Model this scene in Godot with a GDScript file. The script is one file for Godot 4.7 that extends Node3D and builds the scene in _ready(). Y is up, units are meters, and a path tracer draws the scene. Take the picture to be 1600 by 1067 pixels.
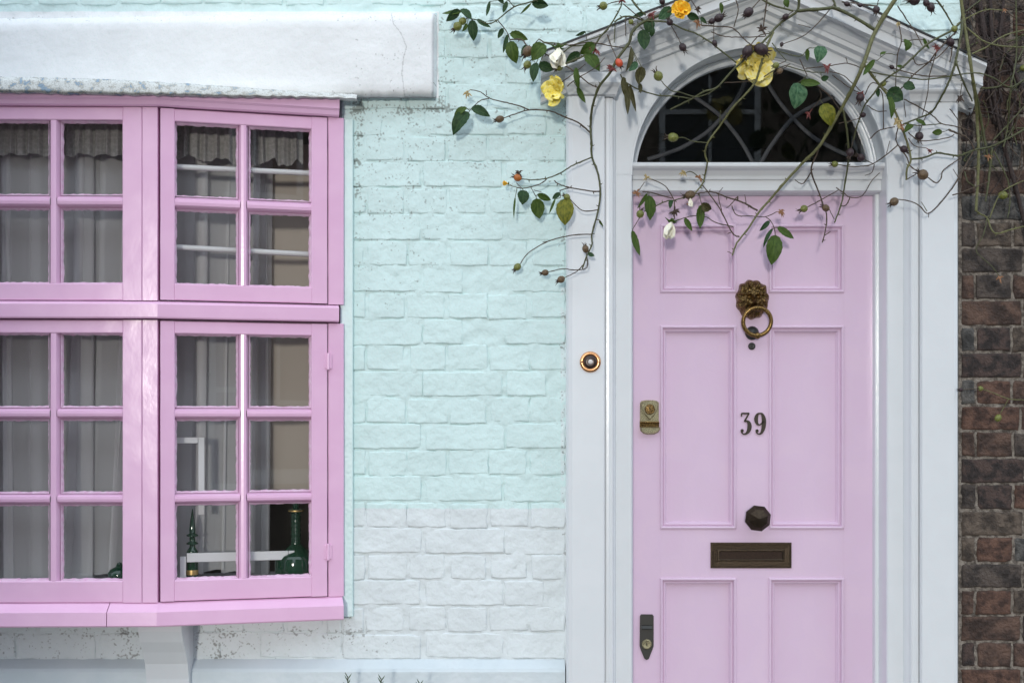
extends Node3D
# A mint and white painted brick house front: pink bow window, lilac panelled door in a white classical surround, and a climbing rose.
# Units are metres. The house wall stands in the plane z = 0, the street lies towards +z.

const EYE := 1.45        # camera height above the pavement
const AWAY := 4.0        # camera distance from the wall
const PER_METRE := 500.0 # photograph pixels per metre in the wall plane
const MID := Vector2(800.0, 660.0)
const DOOR_X := 0.774    # middle of the doorway
const SPRING := EYE + 0.775
const ARCH_R := 0.398

var rng := RandomNumberGenerator.new()
var counts := {}
var mats := {}
var lump := FastNoiseLite.new()
var fine := FastNoiseLite.new()
var sway := FastNoiseLite.new()

class MB:
	var v := PackedVector3Array()
	var n := PackedVector3Array()
	var t := PackedVector2Array()
	var ix := PackedInt32Array()
	var xf := Transform3D.IDENTITY
	func add(p: Vector3, nn: Vector3, uv := Vector2.ZERO) -> int:
		v.append(xf * p); n.append((xf.basis * nn).normalized()); t.append(uv)
		return v.size() - 1
	func tri(a: Vector3, b: Vector3, c: Vector3):
		var nn := (b - a).cross(c - a).normalized()
		var i := add(a, nn); add(b, nn); add(c, nn)
		ix.append_array([i, i + 2, i + 1])
	func quad(a: Vector3, b: Vector3, c: Vector3, d: Vector3, out := Vector3.ZERO):
		var nn := (c - a).cross(d - b).normalized()
		if out != Vector3.ZERO and nn.dot(out) < 0:
			var s := b; b = d; d = s; nn = -nn
		var i := add(a, nn, Vector2(0, 0)); add(b, nn, Vector2(1, 0)); add(c, nn, Vector2(1, 1)); add(d, nn, Vector2(0, 1))
		ix.append_array([i, i + 2, i + 1, i, i + 3, i + 2])
	# rows of points; the outside is along (step right) x (step up)
	func grid(rows: Array, uvs: Array = [], flip := false):
		var h := rows.size()
		var w: int = rows[0].size()
		var nn := PackedVector3Array()
		nn.resize(h * w)
		for r in h - 1:
			for c in w - 1:
				var a: Vector3 = rows[r][c]; var b: Vector3 = rows[r][c + 1]; var d: Vector3 = rows[r + 1][c]; var e: Vector3 = rows[r + 1][c + 1]
				var k := (e - a).cross(d - b)
				nn[r * w + c] += k; nn[r * w + c + 1] += k; nn[(r + 1) * w + c] += k; nn[(r + 1) * w + c + 1] += k
		# close a seam
		var seam := true
		for r in h:
			if rows[r][0].distance_to(rows[r][w - 1]) > 1e-6: seam = false
		if seam:
			for r in h:
				var s := nn[r * w] + nn[r * w + w - 1]
				nn[r * w] = s; nn[r * w + w - 1] = s
		var at := v.size()
		for r in h:
			for c in w:
				var k := nn[r * w + c]
				if k.length() < 1e-14: k = Vector3(0, 0, 1)
				k = k.normalized()
				if flip: k = -k
				add(rows[r][c], k, uvs[r][c] if uvs else Vector2(float(c) / (w - 1), float(r) / (h - 1)))
		for r in h - 1:
			for c in w - 1:
				var a := at + r * w + c
				var b := a + 1
				var d := a + w
				var e := d + 1
				if flip: ix.append_array([a, b, e, a, e, d])
				else: ix.append_array([a, e, b, a, d, e])
	# box with chamfered edges
	func box(lo: Vector3, hi: Vector3, b := 0.002):
		var c := (lo + hi) / 2
		var s := (hi - lo) / 2
		b = minf(b, minf(s.x, minf(s.y, s.z)) * 0.49)
		var at := func(x, y, z, inset): # the corner pulled in on every axis except the face axis
			var p := Vector3(x * s.x, y * s.y, z * s.z)
			for k in 3:
				if k != inset: p[k] -= signf(p[k]) * b
			return c + p
		for k in 3:
			var i := (k + 1) % 3
			var j := (k + 2) % 3
			for sg in [-1, 1]:
				var q := []
				for st in [[-1, -1], [1, -1], [1, 1], [-1, 1]]:
					var d := Vector3.ZERO
					d[k] = sg; d[i] = st[0]; d[j] = st[1]
					q.append(at.call(d.x, d.y, d.z, k))
				var o := Vector3.ZERO
				o[k] = sg
				quad(q[0], q[1], q[2], q[3], o)
			for si in [-1, 1]:
				for sj in [-1, 1]:
					var d0 := Vector3.ZERO
					d0[k] = -1; d0[i] = si; d0[j] = sj
					var d1 := d0
					d1[k] = 1
					var o := Vector3.ZERO
					o[i] = si; o[j] = sj
					quad(at.call(d0.x, d0.y, d0.z, i), at.call(d1.x, d1.y, d1.z, i), at.call(d1.x, d1.y, d1.z, j), at.call(d0.x, d0.y, d0.z, j), o)
		for sx in [-1, 1]:
			for sy in [-1, 1]:
				for sz in [-1, 1]:
					var p0: Vector3 = at.call(sx, sy, sz, 0); var p1: Vector3 = at.call(sx, sy, sz, 1); var p2: Vector3 = at.call(sx, sy, sz, 2)
					if (p1 - p0).cross(p2 - p0).dot(Vector3(sx, sy, sz)) > 0: tri(p0, p1, p2)
					else: tri(p0, p2, p1)
	# timber under many coats of paint: a chamfered bar whose faces waver a little
	func plank(lo: Vector3, hi: Vector3, b: float, amp: float, nz: FastNoiseLite, ph: float):
		var d := hi - lo
		var k := 1 if d.y > d.x else 0
		var i := 0 if k == 1 else 1
		var n := clampi(int(d[k] / 0.014), 4, 120)
		var sec := [Vector2(lo[i] + b, lo.z), Vector2(hi[i] - b, lo.z), Vector2(hi[i], lo.z + b), Vector2(hi[i], hi.z - b), Vector2(hi[i] - b, hi.z), Vector2(lo[i] + b, hi.z), Vector2(lo[i], hi.z - b), Vector2(lo[i], lo.z + b)]
		var at := func(q: Vector2, s: float) -> Vector3:
			var p := Vector3.ZERO
			p[k] = s; p[i] = q.x; p.z = q.y
			var w := nz.get_noise_3d(p.x * 260 + ph, p.y * 260, p.z * 400) + 0.45 * nz.get_noise_3d(p.x * 1100 + ph, p.y * 1100, p.z * 900)
			p.z += w * amp
			p[i] += nz.get_noise_3d(p.x * 200, p.y * 200 + ph, p.z * 300 + 99) * amp
			return p
		for f in 8:
			var q0: Vector2 = sec[f]; var q1: Vector2 = sec[(f + 1) % 8]
			var m := 2 if f % 2 else maxi(2, int(q0.distance_to(q1) / 0.012) + 1)
			var rows := []
			for c in m:
				var row := PackedVector3Array()
				for r in n + 1: row.append(at.call(q0.lerp(q1, c / float(m - 1)), lerpf(lo[k], hi[k], r / float(n))))
				rows.append(row)
			grid(rows, [], k == 1)
		for e in [lo[k], hi[k]]:
			var r := []
			for q in sec: r.append(at.call(q, e))
			var o := Vector3.ZERO
			o[k] = -1 if e == lo[k] else 1
			fan(r, o)
	# profile (out, y) from the back of the top round the front to the back of the bottom, along a plan (x, z) from left to right, mitred
	func plan_sweep(plan: PackedVector2Array, prof: Array, caps := true):
		var ring := []
		for i in plan.size():
			var d0 := (plan[i] - plan[maxi(i - 1, 0)]).normalized()
			var d1 := (plan[mini(i + 1, plan.size() - 1)] - plan[i]).normalized()
			if i == 0: d0 = d1
			if i == plan.size() - 1: d1 = d0
			var n0 := Vector2(-d0.y, d0.x)
			var n1 := Vector2(-d1.y, d1.x)
			var m := (n0 + n1).normalized()
			m /= maxf(0.2, m.dot(n0))
			var r := []
			for p in prof: r.append(Vector3(plan[i].x + m.x * p.x, p.y, plan[i].y + m.y * p.x))
			ring.append(r)
		for i in ring.size() - 1:
			for k in prof.size() - 1:
				quad(ring[i][k + 1], ring[i + 1][k + 1], ring[i + 1][k], ring[i][k])
		if caps:
			var flat := PackedVector2Array()
			for p in prof: flat.append(p)
			var tr := Geometry2D.triangulate_polygon(flat)
			for e in [0, ring.size() - 1]:
				var out := ring[1 if e == 0 else e - 1][0] as Vector3
				out = (ring[e][0] - out)
				for k in range(0, tr.size(), 3):
					var a: Vector3 = ring[e][tr[k]]; var b: Vector3 = ring[e][tr[k + 1]]; var c: Vector3 = ring[e][tr[k + 2]]
					if (b - a).cross(c - a).dot(out) > 0: tri(a, b, c)
					else: tri(a, c, b)
	func fan(r: Array, out: Vector3):
		var c := Vector3.ZERO
		for p in r: c += p / r.size()
		for k in r.size():
			var a: Vector3 = r[k]; var b: Vector3 = r[(k + 1) % r.size()]
			if (a - c).cross(b - c).length() < 1e-9: continue
			if (a - c).cross(b - c).dot(out) > 0: tri(c, a, b)
			else: tri(c, b, a)
	# mitred frame round a rectangle; prof = (inset, z)
	func ring(x0: float, y0: float, x1: float, y1: float, prof: Array):
		for k in prof.size() - 1:
			var a: Vector2 = prof[k]; var b: Vector2 = prof[k + 1]
			var A := [Vector3(x0 + a.x, y0 + a.x, a.y), Vector3(x1 - a.x, y0 + a.x, a.y), Vector3(x1 - a.x, y1 - a.x, a.y), Vector3(x0 + a.x, y1 - a.x, a.y)]
			var B := [Vector3(x0 + b.x, y0 + b.x, b.y), Vector3(x1 - b.x, y0 + b.x, b.y), Vector3(x1 - b.x, y1 - b.x, b.y), Vector3(x0 + b.x, y1 - b.x, b.y)]
			for i in 4: quad(A[i], A[(i + 1) % 4], B[(i + 1) % 4], B[i])
	func tube(pts: PackedVector3Array, rad: PackedFloat32Array, sides := 6, flat := Vector2.ONE):
		var rows := []
		var side := Vector3(0, 0, 1)
		for i in pts.size():
			var d := (pts[mini(i + 1, pts.size() - 1)] - pts[maxi(i - 1, 0)]).normalized()
			side = (side - d * side.dot(d))
			if side.length() < 0.01: side = d.cross(Vector3(1, 0.3, 0))
			side = side.normalized()
			var up := d.cross(side)
			var r := PackedVector3Array()
			for k in sides + 1:
				var a := -TAU * k / sides
				r.append(pts[i] + (side * cos(a) * flat.x + up * sin(a) * flat.y) * rad[i])
			rows.append(r)
		for e in [0, rows.size() - 1]: # closed ends
			var r := PackedVector3Array()
			for k in sides + 1: r.append(pts[e])
			if e == 0: rows.push_front(r)
			else: rows.push_back(r)
			if e == 0: pass
		if rows.size() > pts.size() + 2: rows.pop_back()
		grid(rows, [], true)
	func lathe(prof: Array, segs := 20, sx := 1.0, sz := 1.0):
		var rows := []
		for p in prof:
			var r := PackedVector3Array()
			for k in segs + 1:
				var a := TAU * k / segs
				r.append(Vector3(p.x * cos(a) * sx, p.y, -p.x * sin(a) * sz))
			rows.append(r)
		grid(rows)
	func mesh() -> ArrayMesh:
		var a := []
		a.resize(Mesh.ARRAY_MAX)
		a[Mesh.ARRAY_VERTEX] = v; a[Mesh.ARRAY_NORMAL] = n; a[Mesh.ARRAY_TEX_UV] = t; a[Mesh.ARRAY_INDEX] = ix
		var m := ArrayMesh.new()
		m.add_surface_from_arrays(Mesh.PRIMITIVE_TRIANGLES, a)
		return m

# a point given by where the photograph shows it and by its own distance from the wall plane
func P(px: float, py: float, z: float) -> Vector3:
	var f := (AWAY - z) / AWAY / PER_METRE
	return Vector3((px - MID.x) * f, EYE + (MID.y - py) * f, z)

func numbered(parent: Node, called: String) -> String:
	var key := str(parent.get_instance_id()) + called
	var k: int = counts.get(key, 0)
	counts[key] = k + 1
	return called if k == 0 else "%s_%03d" % [called, k]

func obj(called: String, mesh, material: Material, parent: Node = self, xf := Transform3D.IDENTITY) -> MeshInstance3D:
	var o := MeshInstance3D.new()
	o.name = numbered(parent, called)
	o.mesh = mesh.mesh() if mesh is MB else mesh
	o.material_override = material
	o.transform = xf
	parent.add_child(o, true)
	return o

func thing(called: String, label: String, category: String, at := Vector3.ZERO, group := "") -> Node3D:
	var o := Node3D.new()
	o.name = numbered(self, called)
	o.position = at
	add_child(o, true)
	return tag(o, label, category, group)

func tag(o: Node3D, label: String, category: String, group := "") -> Node3D:
	o.set_meta("label", label); o.set_meta("category", category)
	if group: o.set_meta("group", group)
	return o

func setting(called: String, mesh, material: Material) -> MeshInstance3D:
	var o := obj(called, mesh, material)
	o.set_meta("kind", "structure")
	return o

func holder(called: String, parent: Node, at := Vector3.ZERO) -> Node3D:
	var o := Node3D.new()
	o.name = numbered(parent, called)
	o.position = at
	parent.add_child(o, true)
	return o

# ---------------------------------------------------------------- materials
func mk(called: String, col: Color, rough := 0.6, metal := 0.0, spec := 0.5) -> StandardMaterial3D:
	var m := StandardMaterial3D.new()
	m.resource_name = called
	m.albedo_color = col.linear_to_srgb()
	m.roughness = rough; m.metallic = metal; m.metallic_specular = spec
	m.cull_mode = BaseMaterial3D.CULL_DISABLED
	mats[called] = m
	return m

func noise(sd: int, freq: float, octaves := 4, type := FastNoiseLite.TYPE_SIMPLEX_SMOOTH) -> FastNoiseLite:
	var f := FastNoiseLite.new()
	f.seed = sd; f.frequency = freq; f.fractal_octaves = octaves; f.noise_type = type
	if octaves > 4: f.fractal_gain = 0.64
	return f

func relief(sd: int, freq: float, octaves: int, strength: float, size := 512, squash := 1) -> ImageTexture:
	var im := noise(sd, freq, octaves).get_seamless_image(size, size)
	if squash > 1: # brush strokes drawn out along the vertical
		im.resize(size, maxi(size / squash, 16), Image.INTERPOLATE_CUBIC)
		im.resize(size, size, Image.INTERPOLATE_CUBIC)
	im.convert(Image.FORMAT_RF)
	im.bump_map_to_normal_map(strength)
	return ImageTexture.create_from_image(im)

# noise between colours, given in linear light
func mottle(sd: int, freq: float, cols: Array, size := 256, octaves := 4) -> ImageTexture:
	var src := noise(sd, freq, octaves).get_seamless_image(size, size)
	var g := Gradient.new()
	var offs := PackedFloat32Array()
	var cs := PackedColorArray()
	for i in cols.size():
		offs.append(0.22 + 0.56 * float(i) / maxf(1, cols.size() - 1)); cs.append(cols[i].linear_to_srgb())
	g.offsets = offs; g.colors = cs
	var lut := []
	for i in 256: lut.append(g.sample(i / 255.0))
	src.convert(Image.FORMAT_L8)
	var d := src.get_data()
	var o := PackedByteArray()
	o.resize(size * size * 3)
	for i in size * size:
		var c: Color = lut[d[i]]
		o[i * 3] = c.r8; o[i * 3 + 1] = c.g8; o[i * 3 + 2] = c.b8
	return ImageTexture.create_from_image(Image.create_from_data(size, size, false, Image.FORMAT_RGB8, o))

func coat(m: StandardMaterial3D, albedo: Texture2D, normal: Texture2D, scale: float, depth := 1.0, world := true) -> StandardMaterial3D:
	m.uv1_triplanar = true; m.uv1_world_triplanar = world; m.uv1_scale = Vector3.ONE * scale
	if albedo: m.albedo_texture = albedo; m.albedo_color = Color.WHITE
	if normal: m.normal_enabled = true; m.normal_texture = normal; m.normal_scale = depth
	return m

# Colour of the painted wall by place, in steps of 2 mm: mint paint down to one bed joint, white paint below and on the lintel, soot and lichen specks, the crack.
const WX0 := -130.0
const WY0 := -100.0
const WSPAN := 1640.0
const HSPAN := 1180.0
func wall_uv(x: float, y: float) -> Vector2: # metres on the wall to 0 to 1 across its paint
	return Vector2((x * 500.0 + 800.0 - WX0) / WSPAN, ((EYE - y) * 500.0 + 660.0 - WY0) / HSPAN)

func wall_colour() -> ImageTexture:
	var N := 1400
	var M := 1024
	var tone := noise(11, 0.012, 4).get_image(N, M).get_data()
	var speck := noise(12, 0.20, 3).get_image(N, M).get_data()
	var vein := noise(13, 0.045, 4).get_image(N, M).get_data()
	var soot := [ # x, y, reach x, reach y, how much
		[625, 225, 85, 95, 0.50], [558, 235, 9, 120, 1.0], [560, 160, 12, 20, 1.1], [690, 170, 14, 30, 0.8], [760, 110, 120, 80, 0.20], [640, 175, 60, 18, 0.5],
		[690, 60, 12, 50, 0.6], [700, 30, 60, 8, 0.5], [300, 28, 420, 4, 0.35], [880, 165, 9, 50, 0.9], [882, 560, 6, 360, 0.45], [870, 30, 40, 60, 0.2],
		[430, 996, 110, 22, 0.5], [345, 1008, 30, 26, 1.0], [100, 1000, 150, 22, 0.55], [205, 1003, 20, 28, 1.0], [550, 985, 14, 25, 0.9], [590, 1017, 8, 6, 0.9],
		[800, 260, 70, 30, 0.35], [640, 330, 90, 40, 0.15], [640, 148, 90, 8, 0.35], [540, 152, 30, 8, 1.0], [600, 400, 60, 60, 0.12]]
	var crack := [Vector2(613, 20), Vector2(617, 38), Vector2(628, 52), Vector2(637, 74), Vector2(632, 90), Vector2(630, 115), Vector2(634, 150)]
	var mint := Color(0.622, 0.788, 0.772)
	var white := Color(0.695, 0.748, 0.758)
	var o := PackedByteArray()
	o.resize(N * M * 3)
	for y in M:
		var py := WY0 + (y + 0.5) / M * HSPAN
		var near := []
		for s in soot:
			if absf(py - s[1]) < s[3] * 1.9: near.append(s)
		for x in N:
			var i := y * N + x
			var px := WX0 + (x + 0.5) / N * WSPAN
			var tn := tone[i] / 255.0 - 0.5
			var lintel := px < 685 and py > 18 and py < 153
			var c := mint
			if lintel or py > 794.5 + 3.0 * (vein[i] / 255.0 - 0.5): c = white
			if lintel: c = Color(0.80, 0.815, 0.82)
			elif px > 876 and py > 440 and vein[i] > 120: c = c.lerp(white, 0.5)
			c = c * (1.0 + 0.10 * tn)
			if vein[(i * 7 + 5000) % (N * M)] > 168: c = c.lerp(Color(0.66, 0.75, 0.72), 0.35)
			var d := 0.0
			for s in near:
				var e := Vector2((px - s[0]) / s[2], (py - s[1]) / s[3]).length()
				if e < 1.9: d += s[4] * (1.0 - smoothstep(0.35, 1.9, e))
			if lintel: d *= 0.3
			if d > 0.02:
				var g := speck[i] / 255.0 * 0.62 + vein[i] / 255.0 * 0.38
				var bed := absf(fposmod(py - 1029.0 + 20.4, 40.85) - 20.4)
				d *= 0.55 + 0.75 * (1.0 - smoothstep(2.0, 11.0, bed))
				var k := smoothstep(0.72 - 0.15 * d, 0.82 - 0.15 * d, g)
				c = c.lerp(Color(0.09, 0.078, 0.055), 0.62 * k)
			if lintel and px > 608 and px < 642:
				for k in crack.size() - 1:
					var q := Geometry2D.get_closest_point_to_segment(Vector2(px, py), crack[k], crack[k + 1])
					if q.distance_to(Vector2(px + 1.5 * tn, py)) < 0.75: c = c.lerp(Color(0.25, 0.25, 0.25), 0.42)
			c = c.linear_to_srgb()
			o[i * 3] = int(clampf(c.r, 0, 1) * 255); o[i * 3 + 1] = int(clampf(c.g, 0, 1) * 255); o[i * 3 + 2] = int(clampf(c.b, 0, 1) * 255)
	return ImageTexture.create_from_image(Image.create_from_data(N, M, false, Image.FORMAT_RGB8, o))

func leaf_print(sd: int, a: Color, b: Color, vein: Color) -> ImageTexture:
	var N := 64
	var nz := noise(sd, 0.06, 3)
	var im := Image.create(N, N, false, Image.FORMAT_RGB8)
	for y in N:
		for x in N:
			var u := absf(x / float(N) - 0.5) * 2
			var w := y / float(N)
			var c := a.lerp(b, clampf(0.5 + nz.get_noise_2d(x, y) * 1.3, 0, 1))
			var rib := 1.0 - smoothstep(0.02, 0.07, u)
			var side := fposmod((w - u * 0.32) * 7.0, 1.0)
			rib = maxf(rib, 0.4 * (1.0 - smoothstep(0.03, 0.12, minf(side, 1 - side))))
			im.set_pixel(x, y, c.lerp(vein, 0.55 * rib).linear_to_srgb())
	return ImageTexture.create_from_image(im)

func peeling() -> ImageTexture: # old paint coming off a cement fillet: white over blue grey over bare cement
	var N := 256
	var a := noise(41, 0.02, 4); var b := noise(42, 0.05, 4); var s := noise(43, 0.2, 2)
	var im := Image.create(N * 4, N, false, Image.FORMAT_RGB8)
	for y in N:
		for x in N * 4:
			var far := x / (4.0 * N) # paint is sound towards the wall end
			var p := a.get_noise_2d(x * 2.2, y * 0.45) + 0.35 * b.get_noise_2d(x * 5.0, y * 0.7)
			var c := Color(0.62, 0.64, 0.62)
			if p > 0.10 + far * 0.5: c = Color(0.26, 0.36, 0.46)
			elif p > -0.02 + far * 0.2: c = Color(0.46, 0.46, 0.42)
			var k := s.get_noise_2d(x * 3.0, y * 0.5) + 0.6 * b.get_noise_2d(x * 5.0 + 300, y * 0.8)
			if k > 0.42 + far * 0.12: c = c.lerp(Color(0.10, 0.09, 0.07), 0.7)
			im.set_pixel(x, y, c.linear_to_srgb())
	return ImageTexture.create_from_image(im)

func make_materials():
	var soft := relief(1, 0.012, 4, 6.0)
	var brush := relief(2, 0.05, 3, 5.0, 512, 8)
	var gritty := relief(3, 0.06, 5, 9.0)
	var wall := mk("wall_paint", Color.WHITE, 0.62)
	wall.albedo_color = Color.WHITE
	wall.albedo_texture = wall_colour()
	var nm := noise(5, 0.035, 4).get_image(2048, 1472)
	nm.convert(Image.FORMAT_RF); nm.bump_map_to_normal_map(9.0)
	wall.normal_enabled = true; wall.normal_texture = ImageTexture.create_from_image(nm); wall.normal_scale = 0.22
	var plaster := wall.duplicate()
	plaster.resource_name = "lintel_plaster"; plaster.normal_scale = 0.12
	mats["lintel_plaster"] = plaster
	coat(mk("trim_white", Color.WHITE, 0.17), mottle(21, 0.01, [Color(0.695, 0.72, 0.735), Color(0.715, 0.74, 0.755)]), brush, 2.6, 0.02)
	coat(mk("plinth_white", Color.WHITE, 0.45), mottle(22, 0.012, [Color(0.57, 0.645, 0.675), Color(0.62, 0.685, 0.71)]), soft, 1.7, 0.35)
	coat(mk("pink_paint", Color.WHITE, 0.19), mottle(23, 0.01, [Color(0.765, 0.465, 0.665), Color(0.80, 0.505, 0.695)]), brush, 2.2, 0.022)
	coat(mk("lilac_paint", Color.WHITE, 0.15), mottle(24, 0.008, [Color(0.705, 0.535, 0.68), Color(0.72, 0.55, 0.69)]), brush, 2.6, 0.045)
	coat(mk("putty_pink", Color.WHITE, 0.3), mottle(25, 0.03, [Color(0.73, 0.43, 0.61), Color(0.80, 0.60, 0.73)]), gritty, 5.0, 0.5)
	coat(mk("mint_board", Color.WHITE, 0.4), mottle(26, 0.012, [Color(0.58, 0.75, 0.73), Color(0.62, 0.785, 0.765)]), brush, 2.2, 0.25)
	var pf := mk("peeling_paint", Color.WHITE, 0.8)
	pf.albedo_color = Color.WHITE; pf.albedo_texture = peeling()
	# bricks and mortar next door
	var tones := [[Color(0.080, 0.048, 0.036), Color(0.135, 0.080, 0.058)], [Color(0.055, 0.043, 0.037), Color(0.10, 0.078, 0.065)], [Color(0.085, 0.064, 0.049), Color(0.15, 0.115, 0.088)],
		[Color(0.072, 0.068, 0.064), Color(0.125, 0.118, 0.108)], [Color(0.095, 0.050, 0.036), Color(0.15, 0.080, 0.055)], [Color(0.042, 0.031, 0.028), Color(0.085, 0.055, 0.046)]]
	for i in tones.size():
		coat(mk("stock_brick_%d" % i, Color.WHITE, 0.85), mottle(50 + i, 0.026, [tones[i][0] * 0.4, tones[i][0] * 0.75, tones[i][1] * 0.75, tones[i][1] * 0.95], 256, 5), gritty, 1.7 + 0.25 * i, 0.7)
	coat(mk("mortar", Color.WHITE, 0.95), mottle(60, 0.03, [Color(0.09, 0.075, 0.062), Color(0.24, 0.208, 0.175), Color(0.34, 0.30, 0.255)], 256, 5), gritty, 4.0, 1.2)
	# fittings
	coat(mk("old_brass", Color.WHITE, 0.32, 1.0), mottle(31, 0.05, [Color(0.04, 0.027, 0.016), Color(0.15, 0.095, 0.04), Color(0.42, 0.28, 0.10)]), gritty, 14.0, 0.35)
	coat(mk("ring_brass", Color.WHITE, 0.24, 1.0), mottle(32, 0.04, [Color(0.11, 0.068, 0.026), Color(0.34, 0.22, 0.08)]), gritty, 14.0, 0.2)
	coat(mk("dark_bronze", Color.WHITE, 0.27, 0.85), mottle(33, 0.05, [Color(0.028, 0.020, 0.014), Color(0.075, 0.054, 0.034)]), gritty, 12.0, 0.3)
	coat(mk("flap_bronze", Color.WHITE, 0.45, 0.7), mottle(34, 0.05, [Color(0.022, 0.013, 0.010), Color(0.042, 0.025, 0.016)]), gritty, 12.0, 0.3)
	coat(mk("pitted_brass", Color.WHITE, 0.36, 0.95), mottle(35, 0.07, [Color(0.12, 0.11, 0.07), Color(0.40, 0.36, 0.22), Color(0.56, 0.50, 0.30)]), gritty, 16.0, 0.8)
	mk("number_bronze", Color(0.032, 0.024, 0.014), 0.5, 0.3)
	mk("black_iron", Color(0.035, 0.035, 0.032), 0.35, 0.4)
	mk("keyhole_dark", Color(0.006, 0.005, 0.004), 0.8)
	mk("copper", Color(0.62, 0.33, 0.16), 0.26, 1.0)
	mk("bell_dark", Color(0.05, 0.035, 0.03), 0.3, 0.5)
	mk("bell_pearl", Color(0.70, 0.66, 0.62), 0.25)
	mk("lead", Color(0.022, 0.023, 0.025), 0.6)
	# glass
	var gl := mk("window_glass", Color(0.9, 0.95, 0.93), 0.0)
	gl.albedo_color = Color(0.25, 0.28, 0.27, 0.03); gl.transparency = BaseMaterial3D.TRANSPARENCY_ALPHA
	var gw := noise(7, 0.008, 2).get_seamless_image(256, 256)
	gw.convert(Image.FORMAT_RF); gw.bump_map_to_normal_map(1.2)
	var bg := mk("bottle_glass", Color(0.004, 0.040, 0.018), 0.06)
	bg.metallic_specular = 0.6
	mk("gilt", Color(0.55, 0.40, 0.16), 0.4, 0.8)
	# indoors
	var cl := mk("voile", Color(0.62, 0.63, 0.62), 0.95)
	cl.albedo_color.a = 0.58; cl.transparency = BaseMaterial3D.TRANSPARENCY_ALPHA
	cl.backlight = Color(0.25, 0.25, 0.25)
	coat(mk("frill_cloth", Color.WHITE, 0.95), mottle(71, 0.04, [Color(0.22, 0.218, 0.205), Color(0.31, 0.305, 0.285)]), gritty, 6.0, 0.5)
	mk("room_wall", Color(0.30, 0.27, 0.22), 0.9)
	mk("room_dark", Color(0.10, 0.09, 0.08), 0.9)
	mk("reveal_cream", Color(0.42, 0.38, 0.32), 0.8)
	mk("white_metal", Color(0.68, 0.70, 0.69), 0.35)
	# the rose
	mk("cane_green", Color.WHITE, 0.55); coat(mats.cane_green, mottle(81, 0.05, [Color(0.045, 0.047, 0.018), Color(0.095, 0.105, 0.035)]), gritty, 6.0, 0.4)
	mk("cane_pale", Color.WHITE, 0.55); coat(mats.cane_pale, mottle(82, 0.05, [Color(0.085, 0.085, 0.030), Color(0.165, 0.165, 0.06)]), gritty, 6.0, 0.4)
	mk("cane_brown", Color.WHITE, 0.65); coat(mats.cane_brown, mottle(83, 0.05, [Color(0.04, 0.028, 0.018), Color(0.10, 0.065, 0.04)]), gritty, 6.0, 0.5)
	mk("cane_dark", Color.WHITE, 0.75); coat(mats.cane_dark, mottle(84, 0.05, [Color(0.022, 0.014, 0.012), Color(0.055, 0.035, 0.03)]), gritty, 5.0, 0.8)
	var leafs := {"leaf_dark": [Color(0.016, 0.042, 0.016), Color(0.032, 0.068, 0.024)], "leaf_mid": [Color(0.034, 0.066, 0.010), Color(0.060, 0.100, 0.018)],
		"leaf_yellow": [Color(0.085, 0.10, 0.012), Color(0.17, 0.165, 0.02)], "leaf_wilt": [Color(0.045, 0.042, 0.018), Color(0.085, 0.08, 0.032)], "leaf_pale": [Color(0.030, 0.085, 0.040), Color(0.075, 0.15, 0.075)]}
	for k in leafs:
		var m := mk(k, Color.WHITE, 0.55, 0.0, 0.3)
		m.albedo_color = Color.WHITE
		m.albedo_texture = leaf_print(k.length() * 7, leafs[k][0], leafs[k][1], leafs[k][1] * 1.5)
		m.backlight = Color(0.22, 0.22, 0.22)
	for k in [["petal_yellow", Color(0.93, 0.76, 0.08), Color(0.95, 0.87, 0.34)], ["petal_pale", Color(0.93, 0.78, 0.16), Color(0.95, 0.89, 0.48)], ["petal_gold", Color(0.90, 0.42, 0.015), Color(0.92, 0.66, 0.05)], ["petal_white", Color(0.82, 0.78, 0.60), Color(0.86, 0.84, 0.76)]]:
		var m := mk(k[0], Color.WHITE, 0.55)
		m.albedo_color = Color.WHITE
		m.albedo_texture = leaf_print(k[0].length() * 5, k[1], k[2], k[1])
		m.backlight = Color(0.8, 0.8, 0.75)
	mk("hip_green", Color.WHITE, 0.4); coat(mats.hip_green, mottle(91, 0.03, [Color(0.10, 0.115, 0.02), Color(0.22, 0.23, 0.05)]), null, 20.0)
	mk("hip_brown", Color.WHITE, 0.5); coat(mats.hip_brown, mottle(92, 0.03, [Color(0.07, 0.045, 0.022), Color(0.17, 0.105, 0.05)]), null, 20.0)
	mk("hip_dark", Color.WHITE, 0.5); coat(mats.hip_dark, mottle(93, 0.04, [Color(0.012, 0.008, 0.009), Color(0.05, 0.018, 0.022)]), null, 20.0)
	mk("hip_red", Color(0.55, 0.075, 0.025), 0.35)
	mk("hip_orange", Color(0.42, 0.13, 0.025), 0.4)
	mk("sepal_dark", Color(0.05, 0.03, 0.02), 0.7)
	mk("bloom_brown", Color(0.28, 0.14, 0.07), 0.8)
	mk("bloom_red", Color(0.17, 0.045, 0.04), 0.8)
	mk("bloom_straw", Color(0.42, 0.33, 0.16), 0.8)
	# street
	coat(mk("paving", Color.WHITE, 0.85), mottle(101, 0.03, [Color(0.20, 0.195, 0.185), Color(0.29, 0.28, 0.265)]), gritty, 1.5, 0.6)
	coat(mk("asphalt", Color.WHITE, 0.9), mottle(102, 0.05, [Color(0.04, 0.04, 0.042), Color(0.07, 0.07, 0.07)]), gritty, 2.0, 0.8)
	coat(mk("far_brick", Color.WHITE, 0.9), mottle(103, 0.05, [Color(0.15, 0.115, 0.09), Color(0.27, 0.215, 0.17)]), gritty, 1.0, 0.8)
	mk("slate", Color(0.06, 0.065, 0.075), 0.6)
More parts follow.
